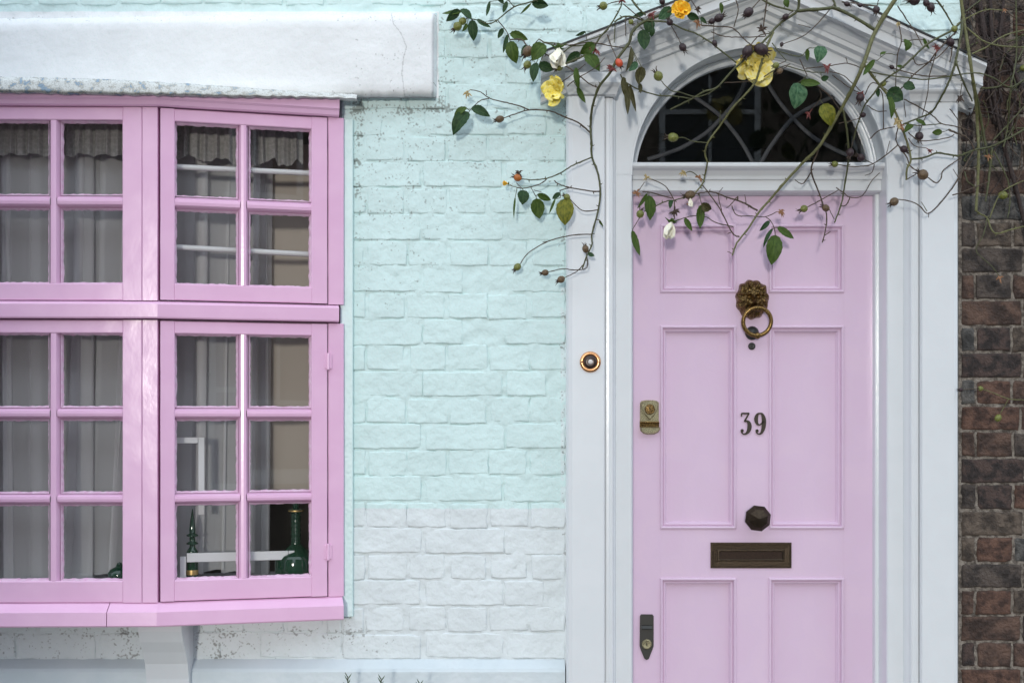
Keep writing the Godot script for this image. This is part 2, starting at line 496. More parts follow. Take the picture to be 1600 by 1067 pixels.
	mk("earth", Color(0.09, 0.08, 0.06), 0.95)
	mk("dark_glass", Color(0.02, 0.025, 0.03), 0.05)
	mk("terracotta", Color(0.30, 0.12, 0.06), 0.8)
	mk("herb_green", Color(0.05, 0.10, 0.035), 0.6)

# ---------------------------------------------------------------- the painted house
# a brick with an uneven rounded face; w, h its size; the sides run back into the wall
func brick_face(w: float, h: float, at: Vector3, front: float, drop: float, rough: float, rim: float, paint: bool) -> MB:
	var mb := MB.new()
	var lines := func(L: float, step: float) -> Array: # grid lines, crowded at the arrises
		var o := [0.0, 0.0, rim * 0.35, rim, rim * 2.2]
		var n := maxi(2, int((L - rim * 4.4) / step))
		for k in range(1, n): o.append(rim * 2.2 + (L - rim * 4.4) * k / n)
		return o + [L - rim * 2.2, L - rim, L - rim * 0.35, L, L]
	var xs: Array = lines.call(w, 0.016)
	var ys: Array = lines.call(h, 0.012)
	var rows := []
	var uvs := []
	for r in ys.size():
		var row := PackedVector3Array()
		var uv := PackedVector2Array()
		for c in xs.size():
			var x: float = xs[c] - w / 2
			var y: float = ys[r] - h / 2
			var wx := at.x + x
			var wy := at.y + y
			var ex := w / 2 - absf(x)
			var ey := h / 2 - absf(y)
			x += fine.get_noise_2d(wx * 500, wy * 900) * 0.0040 * clampf(1 - ex / 0.02, 0, 1)
			y += (fine.get_noise_2d(wx * 500 + 90, wy * 300) * 0.0034 + fine.get_noise_2d(wx * 2200, 40 + wy * 90) * 0.0012) * clampf(1 - ey / 0.012, 0, 1)
			var corner := 0.011
			var near := minf(ex, ey)
			if ex < corner and ey < corner: near = corner - Vector2(corner - ex, corner - ey).length()
			var k := 1.0 - clampf(near / rim, 0, 1)
			var z := front - drop * k * k + lump.get_noise_2d(wx * 300, wy * 300) * rough + fine.get_noise_2d(wx * 1500, wy * 1500) * rough * 0.5
			if r == 0 or r == ys.size() - 1 or c == 0 or c == xs.size() - 1: z = front - drop - 0.02
			row.append(Vector3(x, y, z))
			uv.append(wall_uv(wx, wy))
		rows.append(row); uvs.append(uv)
	mb.grid(rows, uvs if paint else [])
	return mb

func wall_sheet(mb: MB, px0: float, py0: float, px1: float, py1: float):
	var nx := maxi(2, int((px1 - px0) / 6))
	var ny := maxi(2, int((py1 - py0) / 6))
	var rows := []
	var uvs := []
	for r in ny + 1:
		var row := PackedVector3Array()
		var uv := PackedVector2Array()
		for c in nx + 1:
			var px := lerpf(px0, px1, c / float(nx))
			var py := lerpf(py1, py0, r / float(ny))
			var p := P(px, py, 0)
			p.z = -0.0026 + lump.get_noise_2d(p.x * 330 + 500, p.y * 330) * 0.0062 + fine.get_noise_2d(p.x * 1300, p.y * 1300) * 0.0016
			row.append(p); uv.append(wall_uv(p.x, p.y))
		rows.append(row); uvs.append(uv)
	mb.grid(rows, uvs)

func build_painted_house():
	var house := thing("painted_house", "mint and white painted brick house front with plastered lintel and low plinth", "house", Vector3(0, 0, 0))
	var mb := MB.new()
	var top := EYE + 2.3
	for b in [[-0.54, 0.172, 0.0, top], [-3.6, -0.541, EYE + 1.02, top], [-3.6, -0.541, 0.0, EYE - 0.60], [-3.6, -2.66, EYE - 0.599, EYE + 1.019], [0.173, 1.402, EYE + 1.25, top], [0.173, 0.375, 0.0, EYE + 1.249], [1.173, 1.402, 0.0, EYE + 1.249]]:
		mb.box(Vector3(b[0], b[2], -0.30), Vector3(b[1], b[3], -0.016), 0.001)
	wall_sheet(mb, 534, -95, 900, 1045)
	wall_sheet(mb, -125, -95, 534, 60)
	wall_sheet(mb, -125, 920, 534, 1045)
	wall_sheet(mb, 900, -95, 1502, 60)
	var wall := obj("wall", mb, mats.wall_paint, house)
	# bricks: courses of headers and of stretchers in turn, laid to the joints of the photograph
	var course := 40.85
	for k in range(0, 28):
		var y1 := 1029.0 - k * course
		var y0 := y1 - course
		var header := k % 2 == 1
		var step := 64.0 if header else 127.5
		var x := (571.0 if header else 533.0) - step * (11 if header else 6)
		while x < 1510:
			var a := x + rng.randf_range(-1.5, 4)
			var b := x + step + rng.randf_range(-3.5, 1.5)
			x += step
			if not header and rng.randf() < 0.12: b = a + step * 0.5
			var spans := [[534.0, 884.0, -95.0, 1045.0], [-125.0, 534.0, -95.0, 26.0], [-125.0, 534.0, 960.0, 1045.0], [884.0, 1502.0, -95.0, 62.0]]
			for s in spans:
				var my := (y0 + y1) / 2
				if my < s[2] or my > s[3]: continue
				var xa := maxf(a, s[0]) if s[0] > -125 else a
				var xb := minf(b, s[1])
				if xb - xa < 13 or xa < -150: continue
				if my < 150 and my > 20 and xa < 680:
					if xb < 690: continue
					xa = 683.0
				if s[0] == 884.0: # behind the pediment: only where it shows
					var line := minf(66 - 0.37 * (xa - 880), 66 - 0.37 * (xb - 880)) if xb < 1200 else 60.0
					if xb < 1200 and y0 > 66 - 0.37 * (xa - 880): continue
					if xa > 1200 and y0 > 0.47 * (xb - 1330): continue
					if xa < 1200 and xb > 1200: continue
				var w := (xb - xa - 1.8) / PER_METRE
				var h := (course - 1.6 + rng.randf_range(-1.6, 0.6)) / PER_METRE
				var at := P((xa + xb) / 2, my + rng.randf_range(-1.2, 1.2) + 1.6 * sway.get_noise_2d(xa * 0.9, my * 3.0), 0)
				var br := brick_face(w, h, at, rng.randf_range(-0.0010, 0.0014), 0.0034, 0.0013, 0.0024, true)
				obj("brick", br, mats.wall_paint, wall, Transform3D(Basis.from_euler(Vector3(rng.randf_range(-0.045, 0.012), rng.randf_range(-0.006, 0.006), rng.randf_range(-0.012, 0.012))), at))
	# plastered lintel
	mb = MB.new()
	var rows := []
	var uvs := []
	var nx := 150
	for r in 15:
		var row := PackedVector3Array()
		var uv := PackedVector2Array()
		for c in nx + 1:
			var px := lerpf(-125, 683, c / float(nx))
			var f := clampf((r - 1) / 12.0, 0, 1)
			var ty := 29.5 - 10.0 * px / 683.0 + 1.6 * fine.get_noise_1d(px * 1.5)
			var by := 151.5 + 1.3 * fine.get_noise_1d(px * 2.0 + 900)
			var py := lerpf(by, ty, f)
			var z := 0.05 + 0.0022 * lump.get_noise_2d(px * 0.3, py * 0.3)
			var e := minf(minf(683 - px, (1 - f) * 122), f * 122)
			if e < 7: z -= 0.012 * pow(1 - e / 7.0, 2)
			if r == 0 or r == 14 or c == nx: z = -0.005
			var p := P(px, py, z)
			row.append(p); uv.append(wall_uv(p.x, p.y + 0.014))
		rows.append(row); uvs.append(uv)
	mb.grid(rows, uvs)
	obj("lintel", mb, mats.lintel_plaster, house).set_meta("label", "white plastered lintel with a hairline crack")
	# plinth with a sloped top
	mb = MB.new()
	var y_top := P(0, 1030, 0).y
	mb.plan_sweep(PackedVector2Array([Vector2(-3.6, 0), Vector2(-0.6, 0), Vector2(0.165, 0)]), [Vector2(-0.02, y_top + 0.004), Vector2(0.0, y_top), Vector2(0.028, y_top - 0.024), Vector2(0.033, y_top - 0.034), Vector2(0.033, 0.0), Vector2(-0.02, 0)])
	obj("plinth", mb, mats.plinth_white, house)
	# bracket under the bow window
	for cx in [0.0, -1.45]:
		mb = MB.new()
		mb.xf = Transform3D(Basis(), Vector3(cx, 0, 0))
		var x0 := -1.127
		var x1 := -0.996
		var prof := [Vector2(-0.01, EYE - 0.611), Vector2(0.150, EYE - 0.611), Vector2(0.147, EYE - 0.630), Vector2(0.128, EYE - 0.665), Vector2(0.100, EYE - 0.700), Vector2(0.075, EYE - 0.74), Vector2(0.060, EYE - 0.79), Vector2(0.054, EYE - 0.86), Vector2(0.052, EYE - 1.1), Vector2(-0.01, EYE - 1.1)]
		mb.plan_sweep(PackedVector2Array([Vector2(x0, 0), Vector2(x1, 0)]), prof)
		obj("bracket", mb, mats.trim_white, house)
	# cement fillet weathering the head of the bow into the lintel
	mb = MB.new()
	rows = []
	var n := 120
	for r in 7:
		var row := PackedVector3Array()
		for c in n + 1:
			var px := lerpf(-320, 557, c / float(n))
			var t := clampf(px / 557.0, 0, 1)
			var zb := bow_z(minf(px, 540)) + 0.05
			var ytop := 120.0 + 31.0 * pow(t, 1.7) + 1.6 * fine.get_noise_1d(px * 3)
			var ybot := 143.5 + 10.0 * t + 2.4 * fine.get_noise_1d(px * 2.2 + 333)
			ybot = maxf(ybot, ytop + 2.5)
			var f := clampf((r - 1) / 4.0, 0, 1)
			var z := zb - 0.012 * f * f + 0.0018 * fine.get_noise_2d(px * 8, r * 200)
			if r == 0: row.append(P(px, ybot, zb) + Vector3(0, 0.003, -0.045))
			elif r == 6: row.append(P(px, ytop, z) + Vector3(0, 0.012, minf(0, 0.045 - z)))
			else: row.append(P(px, lerpf(ybot, ytop, f), z))
		rows.append(row)
	mb.grid(rows)
	obj("cement_fillet", mb, mats.peeling_paint, house).set_meta("label", "flaking cement fillet above the bow window")
	# mint painted board between bow window and wall
	mb = MB.new()
	mb.box(Vector3(P(531, 0, 0.02).x, EYE - 0.605, -0.02), Vector3(P(551, 0, 0.02).x, EYE + 0.945, 0.018), 0.002)
	obj("edge_board", mb, mats.mint_board, house)

func build_neighbour():
	var house := thing("brick_house", "dark unpainted stock brick house front with weathered mortar next to the white pilaster", "house")
	var mb := MB.new()
	mb.box(Vector3(1.403, 0, -0.3), Vector3(3.4, EYE + 2.3, -0.012), 0.001)
	var rows := []
	for r in 90:
		var row := PackedVector3Array()
		for c in 60:
			var p := Vector3(lerpf(1.398, 2.05, c / 59.0), lerpf(EYE - 1.2, EYE + 1.6, r / 89.0), 0)
			p.z = -0.0040 + 0.0035 * lump.get_noise_2d(p.x * 500, p.y * 500)
			row.append(p)
		rows.append(row)
	mb.grid(rows)
	var wall := obj("wall", mb, mats.mortar, house)
	for k in range(-3, 28):
		var y1 := 1044.0 - k * 41.1
		var header := k % 2 == 0
		var x := 1502.0
		var first := true
		while x < 1730:
			var step := (57.5 if header else 118.0)
			if first and header: step = 23.0
			elif first: step = 95.0 + (k * 37 % 9)
			first = false
			var a := x
			x += step + rng.randf_range(-2, 2)
			var w := (x - a - 4.0) / PER_METRE
			var h := (41.1 - 4.4 + rng.randf_range(-1, 1)) / PER_METRE
			var at := P((a + x) / 2, y1 - 20.5 + rng.randf_range(-0.7, 0.7), 0)
			var br := brick_face(w, h, at, rng.randf_range(0.0, 0.003), 0.005, 0.0018, 0.0042, false)
			var m: int = [0, 1, 2, 3, 4, 5, 0, 2, 4, 0][rng.randi() % 10]
			obj("brick", br, mats["stock_brick_%d" % m], wall, Transform3D(Basis(), at))

# ---------------------------------------------------------------- bow window
var bow := PackedVector2Array([Vector2(-2.64, 0.03), Vector2(-2.147, 0.195), Vector2(-1.0604, 0.168), Vector2(-0.5385, 0.034)])
func bow_z(px: float) -> float:
	var k := (px - MID.x) / PER_METRE / AWAY
	for i in [2, 1, 0]:
		var a := bow[i]
		var d := bow[i + 1] - a
		var s := (k * (AWAY - a.y) - a.x) / (d.x + k * d.y)
		if s >= 0 or i == 0: return a.y + s * d.y
	return 0.0

# how far along a side of the bow the photograph shows px
func along(i: int, px: float) -> float:
	var k := (px - MID.x) / PER_METRE / AWAY
	var a := bow[i]
	var d := (bow[i + 1] - a).normalized()
	return (k * (AWAY - a.y) - a.x) / (d.x + k * d.y)

func side_frame(i: int) -> Transform3D:
	var d := (bow[i + 1] - bow[i]).normalized()
	return Transform3D(Basis(Vector3(d.x, 0, d.y), Vector3.UP, Vector3(-d.y, 0, d.x)), Vector3(bow[i].x, EYE, bow[i].y))

const PANE_ROWS := [[0.416, 0.637, 0.648, 0.903], [-0.474, -0.2457, -0.2128, 0.0097, 0.0445, 0.267]]

# one light: stiles, rails, glazing bars, panes with putty; us = glass edges along the side, ys = glass edges in height
func light(win: Node3D, xf: Transform3D, u0: float, u1: float, y0: float, y1: float, us: Array, ys: Array, front: float, sash: bool, called: String) -> Node3D:
	var c := holder(called, win)
	c.transform = xf
	var pink: Material = mats.pink_paint
	var back := front - 0.052
	var gap := 0.0022 if sash else 0.0
	u0 += gap; u1 -= gap; y0 += gap; y1 -= gap
	for s in [[u0, us[0]], [us[-1], u1]]:
		var mb := MB.new()
		mb.plank(Vector3(s[0], y0, back), Vector3(s[1], y1, front), 0.0025, 0.0004, fine, xf.origin.x * 900 + u0 * 500)
		obj("stile", mb, pink, c)
	for s in [[y0, ys[0]], [ys[-1], y1]]:
		var mb := MB.new()
		mb.plank(Vector3(us[0] - 0.0005, s[0], back), Vector3(us[-1] + 0.0005, s[1], front - 0.0008), 0.0025, 0.0004, fine, xf.origin.x * 700 + y0 * 300)
		obj("rail", mb, pink, c)
	var g := front - 0.024
	var bar := func(a: Vector3, along_x: bool, lo: float, hi: float, len0: float, len1: float):
		var mb := MB.new()
		var m := (lo + hi) / 2
		var h := (hi - lo) / 2
		var prof := [Vector2(-h, back + 0.01), Vector2(-h, g), Vector2(-h * 0.62, front - 0.008), Vector2(-h * 0.45, front - 0.003), Vector2(0, front - 0.0015), Vector2(h * 0.45, front - 0.003), Vector2(h * 0.62, front - 0.008), Vector2(h, g), Vector2(h, back + 0.01)]
		for k in prof.size() - 1:
			var p: Vector2 = prof[k]; var q: Vector2 = prof[k + 1]
			if along_x: mb.quad(Vector3(len0, m + p.x, p.y), Vector3(len1, m + p.x, p.y), Vector3(len1, m + q.x, q.y), Vector3(len0, m + q.x, q.y), Vector3(0, (p.x + q.x) * 40, 1))
			else: mb.quad(Vector3(m + p.x, len0, p.y), Vector3(m + p.x, len1, p.y), Vector3(m + q.x, len1, q.y), Vector3(m + q.x, len0, q.y), Vector3((p.x + q.x) * 40, 0, 1))
		obj("glazing_bar", mb, pink, c)
	for k in range(1, us.size() - 1, 2): bar.call(Vector3.ZERO, false, us[k], us[k + 1], ys[0], ys[-1])
	for k in range(1, ys.size() - 1, 2):
		for j in range(0, us.size(), 2): bar.call(Vector3.ZERO, true, ys[k], ys[k + 1], us[j] - (0.006 if j else 0.0), us[j + 1] + (0.006 if j < us.size() - 2 else 0.0))
	for j in range(0, us.size(), 2):
		for k in range(0, ys.size(), 2):
			var a := Vector3(us[j], ys[k], g - 0.004)
			var b := Vector3(us[j + 1], ys[k + 1], g - 0.004)
			var tilt := Basis.from_euler(Vector3(rng.randf_range(-0.006, 0.006), rng.randf_range(-0.008, 0.008), 0))
			var mb := MB.new()
			var mid := (a + b) / 2
			var hs := (b - a) / 2 + Vector3(0.004, 0.004, 0)
			mb.quad(tilt * Vector3(-hs.x, -hs.y, 0), tilt * Vector3(hs.x, -hs.y, 0), tilt * Vector3(hs.x, hs.y, 0), tilt * Vector3(-hs.x, hs.y, 0))
			obj("pane", mb, mats.window_glass, c, Transform3D(Basis(), mid))
			# hand-cut putty with a wavering inner edge
			mb = MB.new()
			var n := 26
			for side in 4:
				var rows := [PackedVector3Array(), PackedVector3Array(), PackedVector3Array()]
				for s in n + 1:
					var f := s / float(n)
					var ins := 0.0056 + 0.0022 * fine.get_noise_2d((u0 + j) * 3000 + side * 777 + s * 5, k * 555 + y0 * 900) + 0.0012 * fine.get_noise_2d(s * 17 + side * 333, (u0 + k + j) * 900)
					for q in 3:
						var w: float = [0.0, ins * 0.55, ins][q]
						var zz: float = [g + 0.008, g + 0.005, g - 0.0035][q]
						var lo := Vector2(a.x + w, a.y + w)
						var hi := Vector2(b.x - w, b.y - w)
						var p: Vector2 = [Vector2(lerpf(lo.x, hi.x, f), lo.y), Vector2(hi.x, lerpf(lo.y, hi.y, f)), Vector2(lerpf(hi.x, lo.x, f), hi.y), Vector2(lo.x, lerpf(hi.y, lo.y, f))][side]
						rows[q].append(Vector3(p.x, p.y, zz))
				mb.grid(rows)
			obj("putty", mb, mats.putty_pink, c)
	return c

var bow_thing: Node3D
func build_window():
	var win := thing("bow_window", "pink painted small-paned bow window under the white lintel", "window")
	var pink: Material = mats.pink_paint
	bow_thing = win
	# head, transom and sill run round the bow
	var mb := MB.new()
	var h0 := EYE + 0.944
	mb.plan_sweep(bow, [Vector2(-0.09, h0 + 0.06), Vector2(0.028, h0 + 0.06), Vector2(0.03, h0 + 0.057), Vector2(0.03, h0 + 0.022), Vector2(0.024, h0 + 0.016), Vector2(0.02, h0 + 0.004), Vector2(0.014, h0), Vector2(-0.09, h0)])
	obj("head", mb, pink, win)
	mb = MB.new()
	var t0 := EYE + 0.307
	mb.plan_sweep(bow, [Vector2(-0.06, t0 + 0.057), Vector2(0.0, t0 + 0.056), Vector2(0.015, t0 + 0.050), Vector2(0.018, t0 + 0.046), Vector2(0.018, t0 + 0.008), Vector2(0.016, t0 + 0.004), Vector2(0.004, t0 + 0.003), Vector2(-0.06, t0)])
	obj("transom", mb, pink, win)
	# the sill is in two lengths with an open joint
	var s0 := EYE - 0.609
	var prof := [Vector2(-0.10, s0 + 0.070), Vector2(-0.002, s0 + 0.070), Vector2(0.028, s0 + 0.050), Vector2(0.034, s0 + 0.045), Vector2(0.036, s0 + 0.006), Vector2(0.033, s0 + 0.002), Vector2(0.022, s0), Vector2(-0.10, s0)]
	var cut := bow[1].lerp(bow[2], (along(1, 171) / (bow[2] - bow[1]).length()))
	var dcut := (bow[2] - bow[1]).normalized() * 0.0012
	mb = MB.new()
	mb.plan_sweep(PackedVector2Array([bow[0], bow[1], cut - dcut]), prof)
	obj("sill", mb, pink, win)
	mb = MB.new()
	mb.plan_sweep(PackedVector2Array([cut + dcut, bow[2], bow[3] + (bow[3] - bow[2]).normalized() * 0.012]), prof)
	obj("sill", mb, pink, win)
	# inner window board
	mb = MB.new()
	mb.plan_sweep(bow, [Vector2(-0.30, EYE - 0.49), Vector2(-0.06, EYE - 0.49), Vector2(-0.06, EYE - 0.51), Vector2(-0.30, EYE - 0.51)])
	obj("window_board", mb, mats.white_metal, win)
	var tiers := [[0.365, 0.943, [0.416, 0.6424, 0.681, 0.9037]], [-0.5385, 0.306, [-0.474, -0.2457, -0.2128, 0.0097, 0.0445, 0.267]]]
	for tier in tiers:
		# canted side: an opening casement and its corner post
		var xf := side_frame(2)
		var us := [along(2, 272.5), along(2, 371.5), along(2, 388.5), along(2, 486)]
		var c := light(win, xf, 0.004, along(2, 512), tier[0], tier[1], us, tier[2], 0.006, true, "casement")
		if tier[0] < 0:
			for y in [565, 862]:
				mb = MB.new()
				var yy := P(512, y, 0.04).y - EYE
				var prof2 := [Vector2(0.0001, yy - 0.026), Vector2(0.004, yy - 0.026), Vector2(0.0048, yy - 0.024), Vector2(0.0048, yy - 0.009), Vector2(0.0042, yy - 0.008), Vector2(0.0048, yy - 0.007), Vector2(0.0048, yy + 0.024), Vector2(0.004, yy + 0.026), Vector2(0.0001, yy + 0.026)]
				mb.xf = Transform3D(Basis(), Vector3(along(2, 512), 0, 0.009))
				mb.lathe(prof2, 10)
				mb.box(Vector3(-0.012, yy - 0.022, -0.006), Vector3(0.012, yy + 0.022, -0.0008), 0.001)
				obj("hinge", mb, pink, c)
		mb = MB.new()
		mb.plank(Vector3(along(2, 512) + 0.001, tier[0], -0.06), Vector3(along(2, 537), tier[1], 0.003), 0.003, 0.0007, fine, 44)
		obj("corner_post", mb, pink, win, xf)
		# front: fixed lights
		xf = side_frame(1)
		us = [along(1, -25), along(1, 74), along(1, 92), along(1, 191)]
		light(win, xf, along(1, -64), along(1, 221.5), tier[0], tier[1], us, tier[2], 0.004, false, "fixed_light")
		mb = MB.new()
		mb.plank(Vector3(along(1, 222.1), tier[0], -0.06), Vector3((bow[2] - bow[1]).length() - 0.0012, tier[1], 0.0045), 0.0015, 0.0004, fine, 71)
		obj("mullion", mb, pink, win, xf)
		us = [along(1, -300), along(1, -203), along(1, -186), along(1, -90)]
		light(win, xf, 0.004, along(1, -64) - 0.001, tier[0], tier[1], us, tier[2], 0.004, false, "fixed_light")
		# far canted side
		xf = side_frame(0)
		var L := (bow[1] - bow[0]).length()
		us = [0.085, 0.262, 0.295, 0.475]
		light(win, xf, 0.05, L - 0.004, tier[0], tier[1], us, tier[2], 0.006, true, "casement")
		mb = MB.new()
		mb.box(Vector3(0.0, tier[0], -0.06), Vector3(0.049, tier[1], 0.003), 0.003)
		obj("corner_post", mb, pink, win, xf)

# gathered cloth hung along a line of the plan, set back from the glass
func cloth(plan: Array, y0: float, y1: float, folds: float, amp: float, sd: int, hem := 0.0, gather := 0.0, loop := 0.0, ripple := 0.0) -> MB:
	var mb := MB.new()
	var c2 := Curve2D.new()
	for p in plan: c2.add_point(p)
	var L := c2.get_baked_length()
	var n := int(L * maxf(folds * 14, 260.0 if ripple > 0 else 0.0)) + 8
	var rows := []
	for r in 13:
		var row := PackedVector3Array()
		for k in n + 1:
			var s := L * k / n
			var f := r / 12.0
			var p := c2.sample_baked(s)
			var q := c2.sample_baked(minf(s + 0.01, L)) - c2.sample_baked(maxf(s - 0.01, 0))
			var nn := Vector2(-q.y, q.x).normalized()
			var ph := s * folds * TAU + 2.6 * sway.get_noise_2d(s * 260 + sd * 91, f * 12)
			var w := amp * (sin(ph) + 0.45 * sin(ph * 1.73 + sd)) * (0.75 + 0.25 * (1 - f)) + ripple * sin(s * 190.0 + 3.0 * sway.get_noise_2d(s * 900, sd * 40) + 1.2 * f)
			p += nn * w + q.normalized() * loop * (sin(2.0 * ph) + 0.6 * sin(ph * 0.63 + sd * 2.0)) / folds
			p.x += gather * pow(1 - f, 2) * (s / L - 1.0)
			var y := lerpf(y0 + hem * (0.5 + 0.5 * sin(s * folds * 2.6 + sd) + 0.6 * sway.get_noise_2d(s * 2500, sd * 60)), y1, f)
			row.append(Vector3(p.x, y, p.y))
		rows.append(row)
	mb.grid(rows)
	return mb

func build_indoors():
	# a closed room behind the bow window and a closed hall behind the door
	var mb := MB.new()
	for b in [[-3.62, -0.35, 0.0, EYE + 1.5, -3.1, -3.0], [-3.72, -3.62, 0.0, EYE + 1.5, -3.1, -0.30], [-0.349, -0.25, 0.0, EYE + 1.5, -3.1, -0.301]]:
		mb.box(Vector3(b[0], b[2], b[4]), Vector3(b[1], b[3], b[5]), 0.001)
	setting("room_wall", mb, mats.room_wall)
	mb = MB.new(); mb.box(Vector3(-3.72, EYE + 1.501, -3.1), Vector3(1.5, EYE + 1.6, -0.301), 0.001)
	setting("room_ceiling", mb, mats.room_wall)
	mb = MB.new(); mb.box(Vector3(-3.72, -0.1, -3.1), Vector3(1.5, -0.002, -0.301), 0.001)
	setting("room_floor", mb, mats.room_dark)
	mb = MB.new()
	for b in [[-0.249, 1.5, 0.0, EYE + 1.5, -3.1, -3.0], [1.41, 1.5, 0.0, EYE + 1.5, -2.999, -0.301]]:
		mb.box(Vector3(b[0], b[2], b[4]), Vector3(b[1], b[3], b[5]), 0.001)
	setting("hall_wall", mb, mats.room_dark)
	# head and soffit board closing the bow above
	mb = MB.new()
	mb.plan_sweep(bow, [Vector2(-0.34, EYE + 1.015), Vector2(-0.092, EYE + 1.015), Vector2(-0.092, EYE + 0.985), Vector2(-0.34, EYE + 0.985)])
	setting("window_ceiling_board", mb, mats.room_wall)
	mb = MB.new()
	mb.box(Vector3(-0.552, EYE - 0.5, -0.30), Vector3(-0.5415, EYE + 0.98, -0.03), 0.001)
	setting("window_reveal_wall", mb, mats.reveal_cream)
	# curtains
	var y1 := EYE + 0.925
	var yb := EYE - 0.488
	var c := obj("net_curtain", cloth([Vector2(-2.5, -0.06), Vector2(-2.12, 0.05), Vector2(-1.33, 0.035)], yb, y1, 6.5, 0.022, 1, 0.0, 0.0, 0.20, 0.0045), mats.voile)
	tag(c, "grey net curtain hanging in loose folds behind the fixed lights", "curtain", "net curtains in the bow window")
	c = obj("net_curtain", cloth([Vector2(-1.36, 0.028), Vector2(-1.08, 0.01), Vector2(-0.755, -0.10)], yb, y1, 8.0, 0.018, 5, 0.02, 0.04, 0.20, 0.0045), mats.voile)
	tag(c, "grey net curtain drawn short of the corner behind the casement", "curtain", "net curtains in the bow window")
	c = obj("curtain_frill", cloth([Vector2(-2.5, 0.0), Vector2(-2.13, 0.10), Vector2(-1.11, 0.078)], EYE + 0.815, y1, 34.0, 0.006, 3, 0.008), mats.frill_cloth)
	tag(c, "gathered beige curtain frill across the top of the fixed lights", "curtain", "curtain frills")
	c = obj("curtain_frill", cloth([Vector2(-1.08, 0.065), Vector2(-0.66, -0.04)], EYE + 0.805, y1, 30.0, 0.007, 7, 0.022), mats.frill_cloth)
	tag(c, "gathered beige curtain frill with scalloped hem behind the upper casement", "curtain", "curtain frills")
	c = obj("side_curtain", cloth([Vector2(-0.84, -0.15), Vector2(-0.57, -0.13)], EYE - 0.27, EYE + 0.90, 5.0, 0.012, 11, 0.03), mats.reveal_cream)
	tag(c, "plain beige curtain behind the net at the window corner", "curtain")
	# white painted rods and guards just inside the canted side
	var xf := side_frame(2)
	for y in [[258, 268], [384, 396]]:
		mb = MB.new()
		var a := along(2, 262)
		var b := along(2, 500)
		var ya := P(270, y[0], 0.12).y - EYE
		var yb2 := P(486, y[1], 0.02).y - EYE
		mb.tube(PackedVector3Array([Vector3(a, ya, -0.062), Vector3(b, yb2, -0.062)]), PackedFloat32Array([0.0085, 0.0085]), 12)
		obj("guard_rod", mb, mats.white_metal, bow_thing, xf).set_meta("label", "white round rod inside the upper casement")
	mb = MB.new()
	var fl := func(mb: MB, pts: Array, w: float):
		for k in pts.size() - 1:
			var p: Vector2 = pts[k]; var q: Vector2 = pts[k + 1]
			mb.box(Vector3(minf(p.x, q.x) - w, minf(p.y, q.y) - w, -0.075), Vector3(maxf(p.x, q.x) + w, maxf(p.y, q.y) + w, -0.068), 0.0012)
	var L := func(px, py): return Vector2(along(2, px), P(px, py, 0.08).y - EYE)
	fl.call(mb, [L.call(285, 903), L.call(285, 874)], 0.009)
	fl.call(mb, [L.call(296, 874), L.call(448, 869)], 0.009)
	fl.call(mb, [L.call(458, 903), L.call(458, 869)], 0.009)
	obj("guard_frame", mb, mats.white_metal, bow_thing, xf).set_meta("label", "low white metal frame across the bottom casement panes")
	mb = MB.new()
	fl.call(mb, [L.call(256, 688), L.call(304, 688)], 0.009)
	fl.call(mb, [L.call(314.5, 688), L.call(314.5, 800)], 0.009)
	obj("guard_frame", mb, mats.white_metal, bow_thing, xf).set_meta("label", "white metal frame behind the middle row of casement panes")
	# bottles on the window board
	var base := EYE - 0.4895
	var at := P(300, 700, 0.05)
	var t := thing("scent_bottle", "slender green glass bottle with a long pointed stopper on the window board", "bottle", Vector3(at.x, base, at.z))
	mb = MB.new(); mb.lathe([Vector2(0, 0), Vector2(0.017, 0), Vector2(0.018, 0.004), Vector2(0.018, 0.09), Vector2(0.014, 0.098), Vector2(0.009, 0.104), Vector2(0.009, 0.112)], 16)
	obj("body", mb, mats.bottle_glass, t)
	mb = MB.new(); mb.lathe([Vector2(0.0182, 0.02), Vector2(0.0186, 0.021), Vector2(0.0186, 0.034), Vector2(0.0182, 0.035)], 16)
	obj("gilt_band", mb, mats.gilt, t)
	mb = MB.new(); mb.lathe([Vector2(0.010, 0.112), Vector2(0.018, 0.114), Vector2(0.018, 0.118), Vector2(0.009, 0.122), Vector2(0.009, 0.136), Vector2(0.018, 0.139), Vector2(0.018, 0.143), Vector2(0.009, 0.147), Vector2(0.010, 0.16), Vector2(0.006, 0.19), Vector2(0.001, 0.222), Vector2(0, 0.223)], 16)
	obj("stopper", mb, mats.bottle_glass, t)
	at = P(462, 700, -0.04)
	t = thing("decanter", "wide green glass decanter with a tall ribbed neck at the window corner", "bottle", Vector3(at.x, base, at.z))
	mb = MB.new(); mb.lathe([Vector2(0, 0), Vector2(0.058, 0), Vector2(0.066, 0.01), Vector2(0.066, 0.055), Vector2(0.058, 0.07), Vector2(0.056, 0.072), Vector2(0.035, 0.088), Vector2(0.017, 0.105)], 24)
	obj("body", mb, mats.bottle_glass, t)
	mb = MB.new()
	var pr := []
	for k in 25: pr.append(Vector2(0.0155 + 0.0016 * sin(k * 1.9), 0.105 + 0.1 * k / 24.0))
	pr.append_array([Vector2(0.024, 0.208), Vector2(0.024, 0.214), Vector2(0.014, 0.218)])
	mb.lathe(pr, 18)
	obj("neck", mb, mats.bottle_glass, t)
	mb = MB.new(); mb.lathe([Vector2(0.0242, 0.2085), Vector2(0.0246, 0.2095), Vector2(0.0246, 0.2125), Vector2(0.0242, 0.2135)], 18)
	obj("gilt_band", mb, mats.gilt, t)
	mb = MB.new(); mb.lathe([Vector2(0.010, 0.218), Vector2(0.012, 0.235), Vector2(0.020, 0.248), Vector2(0.012, 0.262), Vector2(0.004, 0.274), Vector2(0, 0.276)], 14)
	obj("stopper", mb, mats.bottle_glass, t)
	at = P(186, 700, 0.10)
